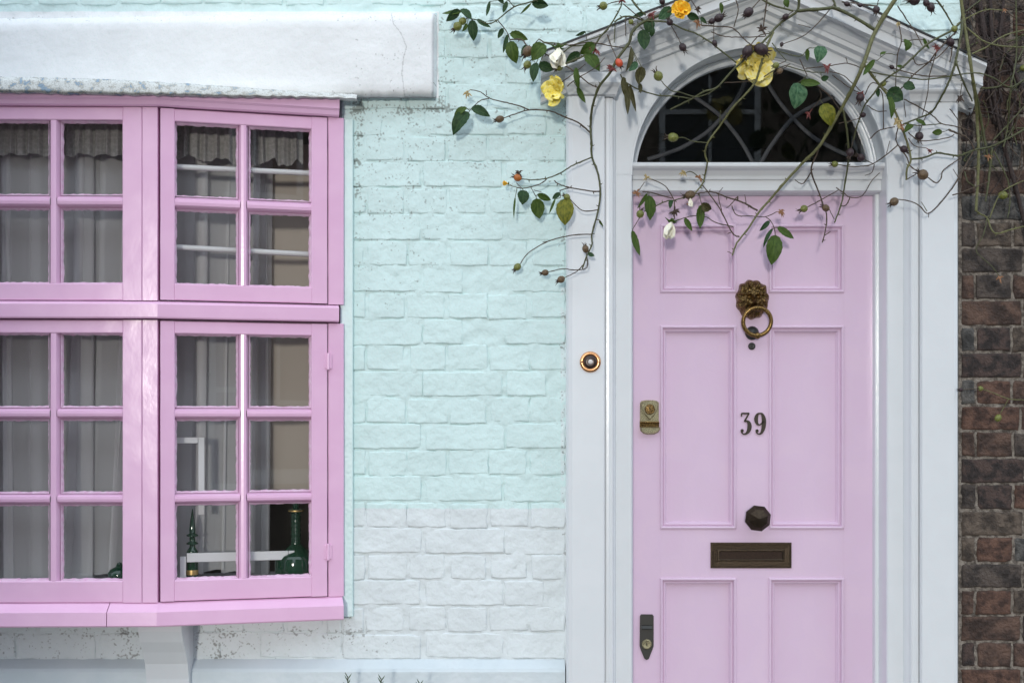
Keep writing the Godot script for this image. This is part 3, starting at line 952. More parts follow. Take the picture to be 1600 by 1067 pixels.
	t = thing("glass_bowl", "small dark green glass bowl in the corner of the fixed light", "bowl", Vector3(at.x, base, at.z))
	mb = MB.new(); mb.lathe([Vector2(0, 0), Vector2(0.022, 0), Vector2(0.034, 0.012), Vector2(0.036, 0.03), Vector2(0.028, 0.042), Vector2(0.012, 0.05), Vector2(0.006, 0.062), Vector2(0, 0.064)], 18)
	obj("body", mb, mats.bottle_glass, t)

# ---------------------------------------------------------------- the doorway
func build_surround():
	var sur := thing("door_surround", "white painted classical doorcase with pilasters, pediment and arched fanlight round the lilac door", "doorway")
	var white: Material = mats.trim_white
	var y_cap := P(0, 150, 0.06).y
	for s in [-1.0, 1.0]:
		# plan of one side from the wall to the door: offset from the middle of the doorway, z
		var plan := [[0.606, -0.01], [0.606, 0.044], [0.600, 0.056], [0.588, 0.062], [0.492, 0.062], [0.489, 0.060], [0.486, 0.046]]
		var prof := PackedVector2Array()
		for p in plan: prof.append(Vector2(DOOR_X + s * p[0], p[1]))
		var mb := MB.new()
		_upright(mb, prof, 0.0, y_cap, s)
		obj("pilaster", mb, white, sur)
		plan = [[0.4858, 0.02], [0.4858, 0.043], [0.482, 0.046], [0.474, 0.0465], [0.470, 0.044], [0.4635, 0.044], [0.461, 0.041], [0.459, 0.030], [0.453, 0.018], [0.449, 0.0055]]
		prof = PackedVector2Array()
		for p in plan: prof.append(Vector2(DOOR_X + s * p[0], p[1]))
		mb = MB.new()
		_upright(mb, prof, 0.0, y_cap - 0.002, s)
		obj("architrave", mb, white, sur)
		plan = [[0.449, 0.005], [0.403, 0.005], [0.400, 0.003], [0.398, -0.002], [0.398, -0.088]]
		prof = PackedVector2Array()
		for p in plan: prof.append(Vector2(DOOR_X + s * p[0], p[1]))
		mb = MB.new()
		_upright(mb, prof, 0.0, SPRING, s)
		obj("jamb", mb, white, sur)
		plan = [[0.398, -0.088], [0.396, -0.0885], [0.3895, -0.089], [0.387, -0.092], [0.386, -0.118], [0.386, -0.14]]
		prof = PackedVector2Array()
		for p in plan: prof.append(Vector2(DOOR_X + s * p[0], p[1]))
		mb = MB.new()
		_upright(mb, prof, 0.0, P(0, 303, -0.09).y, s)
		obj("door_stop", mb, white, sur)
		# capital: a necking, a cove and a square slab
		mb = MB.new()
		var dy := 0.0 if s < 0 else -0.022
		var y0 := y_cap + dy
		var xa : float = DOOR_X + s * 0.613
		var xb : float = DOOR_X + s * 0.440
		var l := minf(xa, xb)
		var r := maxf(xa, xb)
		var capprof := [Vector2(-0.07, y0 + 0.066), Vector2(0.045, y0 + 0.066), Vector2(0.048, y0 + 0.063), Vector2(0.048, y0 + 0.034), Vector2(0.044, y0 + 0.029), Vector2(0.034, y0 + 0.024), Vector2(0.026, y0 + 0.012), Vector2(0.022, y0 + 0.004), Vector2(0.010, y0), Vector2(-0.07, y0)]
		mb.plan_sweep(PackedVector2Array([Vector2(l + 0.03, 0.045), Vector2(r - 0.03, 0.045)]), capprof)
		# its returns
		for e in [[l + 0.03, -1.0], [r - 0.03, 1.0]]:
			for k in capprof.size() - 1:
				var p: Vector2 = capprof[k]; var q: Vector2 = capprof[k + 1]
				var pw := 0.03 * clampf((p.x + 0.02) / 0.068, 0, 1)
				var qw := 0.03 * clampf((q.x + 0.02) / 0.068, 0, 1)
				mb.quad(Vector3(e[0], p.y, 0.045 + p.x), Vector3(e[0], q.y, 0.045 + q.x), Vector3(e[0] + e[1] * qw, q.y, 0.045 + q.x - 0.002), Vector3(e[0] + e[1] * pw, p.y, 0.045 + p.x - 0.002), Vector3(e[1] * 0.2, (p.y - y0) * 20 - 0.6, 1) if k > 0 and k < 8 else Vector3(0, 1 if k == 0 else -1, 0))
				mb.quad(Vector3(e[0] + e[1] * pw, p.y, 0.045 + p.x - 0.002), Vector3(e[0] + e[1] * qw, q.y, 0.045 + q.x - 0.002), Vector3(e[0] + e[1] * qw, q.y, -0.01), Vector3(e[0] + e[1] * pw, p.y, -0.01), Vector3(e[1], 0, 0))
		obj("capital", mb, white, sur)
	# face above the spring of the arch, cut by the arch, and the arch's underside
	var apex := P(1206, -56, 0.15)
	var la := P(846, 82, 0.15)
	var ra := P(1543, 97, 0.15)
	var roofline := func(x: float) -> float:
		return lerpf(la.y, apex.y, (x - la.x) / (apex.x - la.x)) if x < apex.x else lerpf(ra.y, apex.y, (x - ra.x) / (apex.x - ra.x))
	var mb := MB.new()
	var n := 48
	var lo := PackedVector3Array()
	var hi := PackedVector3Array()
	for k in n + 1:
		var a := PI - PI * k / n
		lo.append(Vector3(DOOR_X + ARCH_R * cos(a), SPRING + ARCH_R * sin(a), 0.005))
	for p in lo: hi.append(Vector3(p.x, roofline.call(p.x) - 0.06, 0.005))
	for k in n: mb.quad(lo[k], lo[k + 1], hi[k + 1], hi[k])
	for s in [-1.0, 1.0]:
		var x0 : float = DOOR_X + s * ARCH_R
		var x1 : float = DOOR_X + s * 0.47
		mb.quad(Vector3(x0, SPRING - 0.002, 0.005), Vector3(x1, SPRING - 0.002, 0.005), Vector3(x1, roofline.call(x1) - 0.06, 0.005), Vector3(x0, roofline.call(x0) - 0.06, 0.005), Vector3(0, 0, 1))
	obj("tympanum", mb, white, sur)
	var arc := func(prof: Array) -> MB: # profile (radius, z) swept round the arch
		var m := MB.new()
		for k in prof.size() - 1:
			var rows := [PackedVector3Array(), PackedVector3Array()]
			for i in n + 1:
				var a := PI - PI * i / n
				for q in 2: rows[q].append(Vector3(DOOR_X + prof[k + q].x * cos(a), SPRING + prof[k + q].x * sin(a), prof[k + q].y))
			m.grid(rows)
		return m
	obj("arch_reveal", arc.call([Vector2(ARCH_R - 0.0005, -0.09), Vector2(ARCH_R - 0.0005, -0.004), Vector2(ARCH_R + 0.001, 0.002), Vector2(ARCH_R + 0.006, 0.0056)]), white, sur)
	# fanlight: bead, putty, pane and leaded curves
	var fan := holder("fanlight", sur)
	obj("frame", arc.call([Vector2(ARCH_R - 0.022, -0.121), Vector2(ARCH_R - 0.020, -0.104), Vector2(ARCH_R - 0.014, -0.099), Vector2(ARCH_R - 0.008, -0.0985), Vector2(ARCH_R - 0.006, -0.0905), Vector2(ARCH_R - 0.001, -0.090)]), white, fan)
	mb = MB.new()
	var ctr := Vector3(DOOR_X, SPRING - 0.01, -0.118)
	for k in n:
		var a := PI - PI * k / n
		var b := PI - PI * (k + 1) / n
		mb.tri(ctr, ctr + Vector3(cos(b), sin(b), 0) * (ARCH_R - 0.005), ctr + Vector3(cos(a), sin(a), 0) * (ARCH_R - 0.005))
	obj("pane", mb, mats.window_glass, fan)
	for c in [[1012, 249, 1060, 233, 1100, 210, 1122, 190, 1146, 163, 1160, 138, 1168, 112], [1086, 152, 1122, 178, 1146, 205, 1163, 229, 1177, 255], [1189, 255, 1205, 228, 1237, 187, 1270, 166, 1304, 150], [1193, 118, 1213, 152, 1237, 182, 1267, 211, 1300, 231, 1326, 243]]:
		var cu := Curve3D.new()
		for k in range(0, c.size(), 2): cu.add_point(P(c[k], c[k + 1], -0.1135))
		var pts := smooth(cu, 5)
		var rad := PackedFloat32Array()
		for p in pts: rad.append(0.0072)
		mb = MB.new()
		mb.tube(pts, rad, 8, Vector2(0.42, 1.0))
		obj("lead_came", mb, mats.lead, fan)
	# transom between fanlight and door
	mb = MB.new()
	var yt := P(0, 254, -0.02).y
	var yb := P(0, 304, -0.09).y
	mb.plan_sweep(PackedVector2Array([Vector2(DOOR_X - 0.398, 0), Vector2(DOOR_X + 0.398, 0)]), [Vector2(-0.13, yt + 0.014), Vector2(-0.112, yt + 0.012), Vector2(-0.016, yt), Vector2(-0.012, yt - 0.005), Vector2(-0.012, yt - 0.012), Vector2(-0.018, yt - 0.017), Vector2(-0.036, yt - 0.022), Vector2(-0.048, yt - 0.036), Vector2(-0.050, yt - 0.046), Vector2(-0.060, yt - 0.0475), Vector2(-0.060, yt - 0.080), Vector2(-0.066, yt - 0.083), Vector2(-0.082, yt - 0.087), Vector2(-0.088, yb + 0.004), Vector2(-0.092, yb), Vector2(-0.14, yb)])
	obj("transom", mb, white, sur)
	# raking cornices
	var steps := [Vector2(0.0, 0.0), Vector2(0.146, 0.0), Vector2(0.150, 0.003), Vector2(0.150, 0.011), Vector2(0.143, 0.014), Vector2(0.132, 0.020), Vector2(0.124, 0.031), Vector2(0.118, 0.033), Vector2(0.118, 0.058), Vector2(0.092, 0.0585), Vector2(0.088, 0.064), Vector2(0.076, 0.070), Vector2(0.064, 0.082), Vector2(0.058, 0.084), Vector2(0.055, 0.096), Vector2(0.03, 0.098), Vector2(0.026, 0.112), Vector2(-0.005, 0.113)]
	for e in [la, ra]:
		mb = MB.new()
		var dir: Vector3 = apex - e
		var cosv := absf(dir.x) / dir.length()
		var r0 := []
		var r1 := []
		for q in steps:
			r0.append(Vector3(e.x, e.y - q.y / cosv, q.x)); r1.append(Vector3(apex.x, apex.y - q.y / cosv, q.x))
		for k in steps.size() - 1:
			if e == la: mb.quad(r0[k + 1], r1[k + 1], r1[k], r0[k])
			else: mb.quad(r1[k + 1], r0[k + 1], r0[k], r1[k])
		mb.fan(r0, Vector3(-1 if e == la else 1, 0, 0))
		obj("raking_cornice", mb, white, sur)
	# lead capping on the cornice
	mb = MB.new()
	for e in [la, ra]:
		var a: Vector3 = Vector3(e.x, e.y, 0)
		mb.quad(a + Vector3(0, 0.004, -0.01), Vector3(apex.x, apex.y + 0.004, -0.01), Vector3(apex.x, apex.y + 0.004, 0.153), a + Vector3(0, 0.004, 0.153), Vector3(0, 1, 0))
		mb.quad(a + Vector3(0, 0.004, 0.153), Vector3(apex.x, apex.y + 0.004, 0.153), Vector3(apex.x, apex.y - 0.002, 0.153), a + Vector3(0, -0.002, 0.153), Vector3(0, 0, 1))
	obj("lead_capping", mb, mats.lead, sur)

func _upright(mb: MB, prof: PackedVector2Array, y0: float, y1: float, s: float):
	for k in prof.size() - 1:
		var a := prof[k]; var b := prof[k + 1]
		var d := (b - a).normalized()
		var out := Vector3(d.y, 0, -d.x) * (1.0 if s > 0 else -1.0)
		mb.quad(Vector3(a.x, y0, a.y), Vector3(b.x, y0, b.y), Vector3(b.x, y1, b.y), Vector3(a.x, y1, a.y), out if out.length() > 0 else Vector3(0, 0, 1))

func smooth(cu: Curve3D, per: int) -> PackedVector3Array:
	var n := cu.point_count
	var out := PackedVector3Array()
	for i in n - 1:
		var p0 := cu.get_point_position(maxi(i - 1, 0)); var p1 := cu.get_point_position(i); var p2 := cu.get_point_position(i + 1); var p3 := cu.get_point_position(mini(i + 2, n - 1))
		for k in per: out.append(p1.cubic_interpolate(p2, p0, p3, k / float(per)))
	out.append(cu.get_point_position(n - 1))
	return out

func build_door():
	var Z := -0.115
	var door := thing("front_door", "lilac gloss six-panel front door numbered 39 with a lion head knocker", "door", Vector3(DOOR_X, 0, Z))
	var paint: Material = mats.lilac_paint
	var X := func(px): return P(px, 0, Z).x - DOOR_X
	var Y := func(py): return P(0, py, Z).y
	var x := [X.call(986), X.call(1032), X.call(1150.5), X.call(1202), X.call(1319), X.call(1366)]
	var y := [0.12, 0.32, Y.call(903), Y.call(826), Y.call(509), Y.call(457), Y.call(351), Y.call(302)]
	var B := func(called, x0, y0, x1, y1, dz):
		var m := MB.new()
		m.box(Vector3(x0, y0, -0.045), Vector3(x1, y1, dz), 0.0003)
		obj(called, m, paint, door)
	B.call("stile", x[0], y[0], x[1], y[7], 0.0)
	B.call("stile", x[4], y[0], x[5], y[7], 0.0)
	for r in [[y[0], y[1]], [y[3], y[2]], [y[4], y[5]], [y[6], y[7]]]: B.call("rail", x[1], minf(r[0], r[1]), x[4], maxf(r[0], r[1]), -0.0003)
	for r in [[y[1], y[2]], [y[3], y[4]], [y[5], y[6]]]: B.call("muntin", x[2], r[0] , x[3], r[1], -0.0002)
	for r in [[y[1], y[2]], [y[3], y[4]], [y[5], y[6]]]:
		for c in [[x[1], x[2]], [x[3], x[4]]]:
			var m := MB.new()
			m.box(Vector3(c[0] - 0.004, r[0] - 0.004, -0.035), Vector3(c[1] + 0.004, r[1] + 0.004, -0.019), 0.001)
			var pn := obj("panel", m, paint, door)
			m = MB.new()
			m.ring(c[0], r[0], c[1], r[1], [Vector2(-0.001, -0.001), Vector2(-0.0006, 0.0030), Vector2(0.0010, 0.0054), Vector2(0.0038, 0.0066), Vector2(0.0064, 0.0056), Vector2(0.0080, 0.0022), Vector2(0.0088, -0.0050), Vector2(0.0102, -0.0064), Vector2(0.0112, -0.0040), Vector2(0.0134, -0.0028), Vector2(0.0160, -0.0036), Vector2(0.0184, -0.0076), Vector2(0.0196, -0.0136), Vector2(0.0214, -0.0142), Vector2(0.0222, -0.0192)])
			obj("moulding", m, paint, pn)
	var L := func(px, py, dz): return P(px, py, Z) - Vector3(DOOR_X, 0, Z) + Vector3(0, 0, dz)
	# ---- knocker
	var kn := holder("door_knocker", door, L.call(1175.5, 469, 0.0))
	kn.set_meta("label", "brass lion head knocker with a ring in its mouth")
	var rows := []
	var R := 0.0565
	for r in 27:
		var row := PackedVector3Array()
		for k in 73:
			var f := 1.0 - r / 26.0
			var a := TAU * k / 72.0
			var u := f * cos(a)
			var w := f * sin(a)
			var edge := 1.0 + 0.035 * f * sin(a * 11 + 0.6) + 0.05 * f * exp(-pow(absf(absf(angle_difference(a, PI / 2)) - 0.75) / 0.16, 2))
			row.append(Vector3(u * R * 0.94 * edge, w * R * 1.12 * edge + 0.002, lion(u, w, f, a)))
		rows.append(row)
	var m := MB.new()
	m.grid(rows)
	obj("lion_head", m, mats.old_brass, kn)
	m = MB.new()
	var torus := func(mb: MB, c: Vector3, rr: float, tr: float, sy: float):
		var rw := []
		for i in 13:
			var b := TAU * i / 12.0
			var row := PackedVector3Array()
			for k in 41:
				var a := -TAU * k / 40.0
				row.append(c + Vector3((rr + tr * cos(b)) * cos(a), (rr + tr * cos(b)) * sin(a) * sy, tr * sin(b)))
			rw.append(row)
		mb.grid(rw)
	m.xf = Transform3D(Basis.from_euler(Vector3(0.14, 0, 0)), Vector3(0.0085, -0.072, 0.042))
	torus.call(m, Vector3.ZERO, 0.0445, 0.0068, 1.0)
	obj("ring", m, mats.ring_brass, kn)
	m = MB.new()
	m.xf = Transform3D(Basis.from_euler(Vector3(PI / 2, 0, 0)), Vector3(0.009, -0.029, 0.042))
	m.lathe([Vector2(0, -0.012), Vector2(0.009, -0.010), Vector2(0.012, 0), Vector2(0.010, 0.010), Vector2(0, 0.014)], 14)
	obj("ring_boss", m, mats.old_brass, kn)
	m = MB.new()
	m.xf = Transform3D(Basis.from_euler(Vector3(0.2, 0, PI / 2)), Vector3(0.011, -0.116, 0.036))
	m.lathe([Vector2(0, -0.008), Vector2(0.009, -0.007), Vector2(0.0115, 0), Vector2(0.009, 0.007), Vector2(0, 0.008)], 14)
	obj("ring_striker", m, mats.ring_brass, kn)
	m = MB.new()
	m.xf = Transform3D(Basis.from_euler(Vector3(PI / 2, 0, 0)), Vector3(0.0, -0.106, 0.0))
	m.lathe([Vector2(0.0, -0.001), Vector2(0.0225, 0.0), Vector2(0.0225, 0.003), Vector2(0.020, 0.009), Vector2(0.014, 0.015), Vector2(0.006, 0.018), Vector2(0, 0.0185)], 20)
	obj("strike_plate", m, mats.black_iron, kn)
	# ---- spyhole stud
	m = MB.new()
	m.xf = Transform3D(Basis.from_euler(Vector3(PI / 2, 0, 0)), L.call(1175, 541, 0.0))
	m.lathe([Vector2(0.0, -0.001), Vector2(0.0118, 0), Vector2(0.0118, 0.003), Vector2(0.009, 0.0055), Vector2(0.0055, 0.006), Vector2(0.005, 0.004), Vector2(0.003, 0.0055), Vector2(0, 0.006)], 18)
	obj("spyhole", m, mats.black_iron, door)
	# ---- number
	var num := holder("house_number", door, L.call(1176, 662, 0.0))
	num.set_meta("label", "bronze numerals 39")
	var three := [[[-0.44, 0.66, 0.10], [-0.43, 0.82, 0.10], [-0.36, 0.93, 0.12], [0.0, 0.93, 0.13], [0.40, 0.95, 0.10]], [[0.40, 0.97, 0.10], [0.18, 0.62, 0.11], [-0.08, 0.24, 0.12], [0.16, 0.24, 0.15], [0.38, 0.08, 0.25], [0.45, -0.24, 0.31], [0.36, -0.62, 0.27], [0.10, -0.88, 0.16], [-0.20, -0.93, 0.11], [-0.40, -0.80, 0.10], [-0.46, -0.62, 0.10]]]
	var nine := [[[0.0, 0.95, 0.10], [0.26, 0.86, 0.17], [0.42, 0.50, 0.29], [0.45, 0.06, 0.31], [0.38, -0.42, 0.27], [0.18, -0.82, 0.17], [-0.10, -0.94, 0.11], [-0.34, -0.82, 0.10], [-0.40, -0.64, 0.10]], [[0.0, 0.95, 0.10], [-0.26, 0.84, 0.18], [-0.42, 0.44, 0.28], [-0.30, 0.02, 0.19], [-0.04, -0.10, 0.10], [0.22, 0.04, 0.10], [0.40, 0.24, 0.10]]]
	for d in [[three, 1165.0, Vector2(-0.36, -0.62)], [nine, 1187.5, Vector2(-0.30, -0.64)]]:
		m = MB.new()
		for st in d[0]: _stroke(m, st, 0.0355, 0.0045)
		m.xf = Transform3D(Basis.from_euler(Vector3(PI / 2, 0, 0)), Vector3(d[2].x * 0.0355 * 0.82, d[2].y * 0.0355, 0))
		m.lathe([Vector2(0.0052, 0.0), Vector2(0.0052, 0.0036), Vector2(0.0044, 0.0046), Vector2(0, 0.0047)], 14)
		obj("numeral", m, mats.number_bronze, num, Transform3D(Basis(), L.call(d[1], 662, 0.0) - L.call(1176, 662, 0.0)))
	# ---- octagonal knob
	var kb := holder("door_knob", door, L.call(1180, 808, 0.0))
	kb.set_meta("label", "dark bronze octagonal centre knob")
	m = MB.new()
	m.xf = Transform3D(Basis.from_euler(Vector3(PI / 2, 0, 0)), Vector3.ZERO)
	m.lathe([Vector2(0, -0.001), Vector2(0.024, 0), Vector2(0.023, 0.005), Vector2(0.015, 0.010), Vector2(0.013, 0.034)], 18)
	obj("rose_plate", m, mats.dark_bronze, kb)
	m = MB.new()
	m.xf = Transform3D(Basis.from_euler(Vector3(PI / 2, 0, 0)), Vector3(0.0, 0.0, 0.0))
	var prof := [Vector2(0.013, 0.030), Vector2(0.036, 0.038), Vector2(0.0425, 0.046), Vector2(0.0425, 0.053), Vector2(0.030, 0.066), Vector2(0.0, 0.080)]
	for k in prof.size() - 1:
		for i in 8:
			var a := TAU * (i + 0.35) / 8
			var b := TAU * (i + 1.35) / 8
			var p: Vector2 = prof[k]; var q: Vector2 = prof[k + 1]
			m.quad(Vector3(p.x * cos(a), p.y, -p.x * sin(a)), Vector3(p.x * cos(b), p.y, -p.x * sin(b)), Vector3(q.x * cos(b), q.y, -q.x * sin(b)), Vector3(q.x * cos(a), q.y, -q.x * sin(a)), Vector3(cos(a), 0.3, -sin(a)))
	obj("knob", m, mats.dark_bronze, kb)
	# ---- letter plate
	var a0: Vector3 = L.call(1110.5, 887.5, 0.0)
	var a1: Vector3 = L.call(1237, 847.5, 0.0)
	var lp := holder("letter_plate", door, (a0 + a1) / 2)
	lp.set_meta("label", "dark bronze letter plate")
	var hw := (a1.x - a0.x) / 2
	var hh := (a1.y - a0.y) / 2
	m = MB.new()
	m.ring(-hw, -hh, hw, hh, [Vector2(0, 0), Vector2(0, 0.0035), Vector2(0.0015, 0.005), Vector2(0.006, 0.0052), Vector2(0.0075, 0.0038), Vector2(0.022, 0.0030), Vector2(0.024, 0.0042), Vector2(0.027, 0.0045), Vector2(0.0295, 0.003), Vector2(0.031, 0.0008)])
	obj("plate", m, mats.dark_bronze, lp)
	m = MB.new()
	m.box(Vector3(-hw + 0.028, -hh + 0.015, 0.0002), Vector3(hw - 0.028, hh - 0.015, 0.0022), 0.0008)
	obj("flap", m, mats.flap_bronze, lp)
	# ---- rim lock
	var lk := holder("night_latch", door, L.call(1015, 652, 0.0))
	lk.set_meta("label", "pitted brass latch with a shield shaped keyhole")
	var U := 1.0 / 488.0
	m = MB.new()
	var shape := [Vector2(-15, 22), Vector2(-13, 25.5), Vector2(-6, 27), Vector2(6, 27), Vector2(12, 25.5), Vector2(14.5, 23), Vector2(14.5, -7), Vector2(-15, -7)]
	_plate(m, shape, U, 0.006, 0.0016)
	obj("plate", m, mats.pitted_brass, lk)
	m = MB.new()
	_plate(m, [Vector2(-14, 21), Vector2(-10, 24.5), Vector2(0, 26), Vector2(9, 25), Vector2(13.5, 21), Vector2(12, 12), Vector2(7, 3), Vector2(0, -4), Vector2(-7, 3), Vector2(-12.5, 12)], U, 0.012, 0.003)
	obj("shield", m, mats.pitted_brass, lk)
	m = MB.new()
	m.xf = Transform3D(Basis.from_euler(Vector3(PI / 2, 0, 0)), Vector3(0.0, 12.5 * U, 0.0115))
	m.lathe([Vector2(0.0165, -0.001), Vector2(0.0165, 0.003), Vector2(0.014, 0.0045), Vector2(0.012, 0.003), Vector2(0.010, 0.0045), Vector2(0, 0.005)], 22)
	obj("cylinder", m, mats.old_brass, lk)
	m = MB.new()
	m.box(Vector3(-0.0012, 12.5 * U - 0.005, 0.0162), Vector3(0.0012, 12.5 * U + 0.005, 0.0169), 0.0002)
	obj("keyhole", m, mats.keyhole_dark, lk)
	m = MB.new() # finger pull: a hollow bar and a lip
	m.plan_sweep(PackedVector2Array([Vector2(-15.5 * U, 0), Vector2(15.0 * U, 0)]), [Vector2(0, -6 * U), Vector2(0.010, -6.4 * U), Vector2(0.011, -8 * U), Vector2(0.006, -9.5 * U), Vector2(0.004, -13 * U), Vector2(0.008, -15.5 * U), Vector2(0.010, -15.7 * U), Vector2(0, -15.8 * U)])
	obj("finger_bar", m, mats.old_brass, lk)
	m = MB.new()
	_plate(m, [Vector2(-15.5, -15.5), Vector2(15.5, -15.5), Vector2(16, -19), Vector2(13, -23.5), Vector2(7, -26.5), Vector2(-4, -27), Vector2(-10, -25.5), Vector2(-14.5, -21)], U, 0.019, 0.006)
	obj("finger_pull", m, mats.pitted_brass, lk)
	# ---- mortice lock
	var ml := holder("mortice_lock", door, L.call(1010.5, 995, 0.0))
	ml.set_meta("label", "black lock plate with a brass keyhole")
	m = MB.new()
	_plate(m, [Vector2(-10.5, 33), Vector2(-9, 35.5), Vector2(9, 35.5), Vector2(11, 33), Vector2(11, -14), Vector2(9, -20), Vector2(3.5, -34), Vector2(0, -36), Vector2(-3.5, -34), Vector2(-9, -21), Vector2(-11, -14)], U, 0.006, 0.0016)
	obj("plate", m, mats.black_iron, ml)
	m = MB.new()
	m.xf = Transform3D(Basis.from_euler(Vector3(PI / 2, 0, 0)), Vector3(0.0, -11 * U, 0.0055))
	m.lathe([Vector2(0.0165, 0), Vector2(0.0165, 0.002), Vector2(0.014, 0.005), Vector2(0.0115, 0.0052), Vector2(0.010, 0.003), Vector2(0, 0.0028)], 22)
	obj("cylinder", m, mats.pitted_brass, ml)
	m = MB.new()
	m.box(Vector3(-0.0016, -11 * U - 0.005, 0.008), Vector3(0.0016, -11 * U + 0.005, 0.0089), 0.0003)
	obj("keyhole", m, mats.keyhole_dark, ml)
	m = MB.new()
	m.plan_sweep(PackedVector2Array([Vector2(-8.5 * U, 0.005), Vector2(8.5 * U, 0.005)]), [Vector2(0, 19 * U), Vector2(0.005, 18 * U), Vector2(0.010, 14 * U), Vector2(0.009, 12.5 * U), Vector2(0, 12.3 * U)])
	obj("finger_pull", m, mats.black_iron, ml)
	# ---- bell push on the pilaster
	var bp := P(922.5, 565.5, 0.062)
	var bell := thing("bell_push", "round copper bell push with a pearl button on the white pilaster", "doorbell", bp)
	m = MB.new()
	m.xf = Transform3D(Basis.from_euler(Vector3(PI / 2, 0, 0)), Vector3.ZERO)
	m.lathe([Vector2(0, -0.0005), Vector2(0.0325, 0.0), Vector2(0.0325, 0.002), Vector2(0.030, 0.0055), Vector2(0.026, 0.0066), Vector2(0.022, 0.0056), Vector2(0.0205, 0.004)], 32)
	obj("rim", m, mats.copper, bell)
	m = MB.new()
	m.xf = Transform3D(Basis.from_euler(Vector3(PI / 2, 0, 0)), Vector3.ZERO)
	m.lathe([Vector2(0.0208, 0.003), Vector2(0.0195, 0.0075), Vector2(0.015, 0.0098), Vector2(0.0085, 0.0102), Vector2(0.0075, 0.0085)], 28)
	obj("collar", m, mats.bell_dark, bell)
	m = MB.new()
	m.xf = Transform3D(Basis.from_euler(Vector3(PI / 2, 0, 0)), Vector3.ZERO)
	m.lathe([Vector2(0.0078, 0.007), Vector2(0.0075, 0.0105), Vector2(0.005, 0.0122), Vector2(0, 0.0128)], 20)
	obj("button", m, mats.bell_pearl, bell)
	for s in [-1, 1]:
		m = MB.new()
		m.xf = Transform3D(Basis.from_euler(Vector3(PI / 2, 0, 0)), Vector3(0.0262 * s, -0.0005, 0.0062))
		m.lathe([Vector2(0.0024, 0), Vector2(0.0020, 0.0008), Vector2(0, 0.001)], 10)
		obj("screw", m, mats.bell_dark, bell)

# a pen stroke of varying width (x, y, width in units of u), cut from sheet metal of the given depth
func _stroke(m: MB, st: Array, u: float, depth: float):
	var cu := Curve3D.new()
	for p in st: cu.add_point(Vector3(p[0] * 0.82, p[1], p[2]) * u)
	var pts := smooth(cu, 5)
	var l := []
	var r := []
	for i in pts.size():
		var d := pts[mini(i + 1, pts.size() - 1)] - pts[maxi(i - 1, 0)]
		var n2 := Vector2(-d.y, d.x).normalized() * pts[i].z * 0.62
		l.append(Vector2(pts[i].x, pts[i].y) + n2); r.append(Vector2(pts[i].x, pts[i].y) - n2)
	for i in pts.size() - 1:
		var a: Vector2 = l[i]; var b: Vector2 = l[i + 1]; var c: Vector2 = r[i + 1]; var e: Vector2 = r[i]
		m.quad(Vector3(e.x, e.y, depth), Vector3(c.x, c.y, depth), Vector3(b.x, b.y, depth), Vector3(a.x, a.y, depth), Vector3(0, 0, 1))
		m.quad(Vector3(a.x, a.y, 0), Vector3(b.x, b.y, 0), Vector3(b.x, b.y, depth), Vector3(a.x, a.y, depth), Vector3(a.x - e.x, a.y - e.y, 0))
		m.quad(Vector3(e.x, e.y, 0), Vector3(c.x, c.y, 0), Vector3(c.x, c.y, depth), Vector3(e.x, e.y, depth), Vector3(e.x - a.x, e.y - a.y, 0))

# flat plate of a traced outline with a chamfered rim
func _plate(m: MB, outline: Array, U: float, depth: float, ch: float):
	var c := Vector2.ZERO
	for p in outline: c += p / outline.size()
	var n := outline.size()
	for k in n:
		var a: Vector2 = outline[k] * U; var b: Vector2 = outline[(k + 1) % n] * U
		var cu := c * U
		var ai := a + (cu - a).normalized() * ch
		var bi := b + (cu - b).normalized() * ch
		var o := Vector3((a + b).x / 2 - cu.x, (a + b).y / 2 - cu.y, 0)
		m.quad(Vector3(a.x, a.y, 0), Vector3(b.x, b.y, 0), Vector3(b.x, b.y, depth - ch), Vector3(a.x, a.y, depth - ch), o)
		m.quad(Vector3(a.x, a.y, depth - ch), Vector3(b.x, b.y, depth - ch), Vector3(bi.x, bi.y, depth), Vector3(ai.x, ai.y, depth), o + Vector3(0, 0, o.length()))
		var t0 := Vector3(cu.x, cu.y, depth); var t1 := Vector3(ai.x, ai.y, depth); var t2 := Vector3(bi.x, bi.y, depth)
		if (t1 - t0).cross(t2 - t0).z > 0: m.tri(t0, t1, t2)
		else: m.tri(t0, t2, t1)

func lion(u: float, w: float, f: float, a: float) -> float:
	var g := func(x, y, sx, sy): return exp(-pow((u - x) / sx, 2) - pow((w - y) / sy, 2))
	var h := 0.020 * sqrt(maxf(0, 1 - f * f))
	var mane := smoothstep(0.50, 0.66, f) * (1 - smoothstep(0.93, 1.0, f))
	h += mane * (0.0035 + 0.0042 * sin(a * 13 + 5.0 * f) + 0.0024 * sin(a * 21 - 9 * f))
	for s in [-1.0, 1.0]:
		h += 0.0085 * g.call(0.27 * s, 0.26, 0.17, 0.09) - 0.0055 * g.call(0.28 * s, 0.10, 0.12, 0.08) + 0.0025 * g.call(0.28 * s, 0.10, 0.05, 0.04)
		h += 0.008 * g.call(0.16 * s, -0.24, 0.15, 0.13) + 0.007 * g.call(0.40 * s, -0.08, 0.13, 0.14) + 0.007 * g.call(0.70 * s, 0.55, 0.13, 0.12) + 0.005 * g.call(0.50 * s, -0.45, 0.12, 0.2)
	h += 0.010 * g.call(0, 0.02, 0.09, 0.26) + 0.010 * g.call(0, -0.10, 0.12, 0.08) - 0.007 * g.call(0, -0.40, 0.24, 0.05) + 0.006 * g.call(0, -0.62, 0.2, 0.14) + 0.006 * g.call(0, 0.5, 0.14, 0.12)
	return maxf(h * 1.45, 0.0) + (0.002 if f < 0.999 else 0.0)

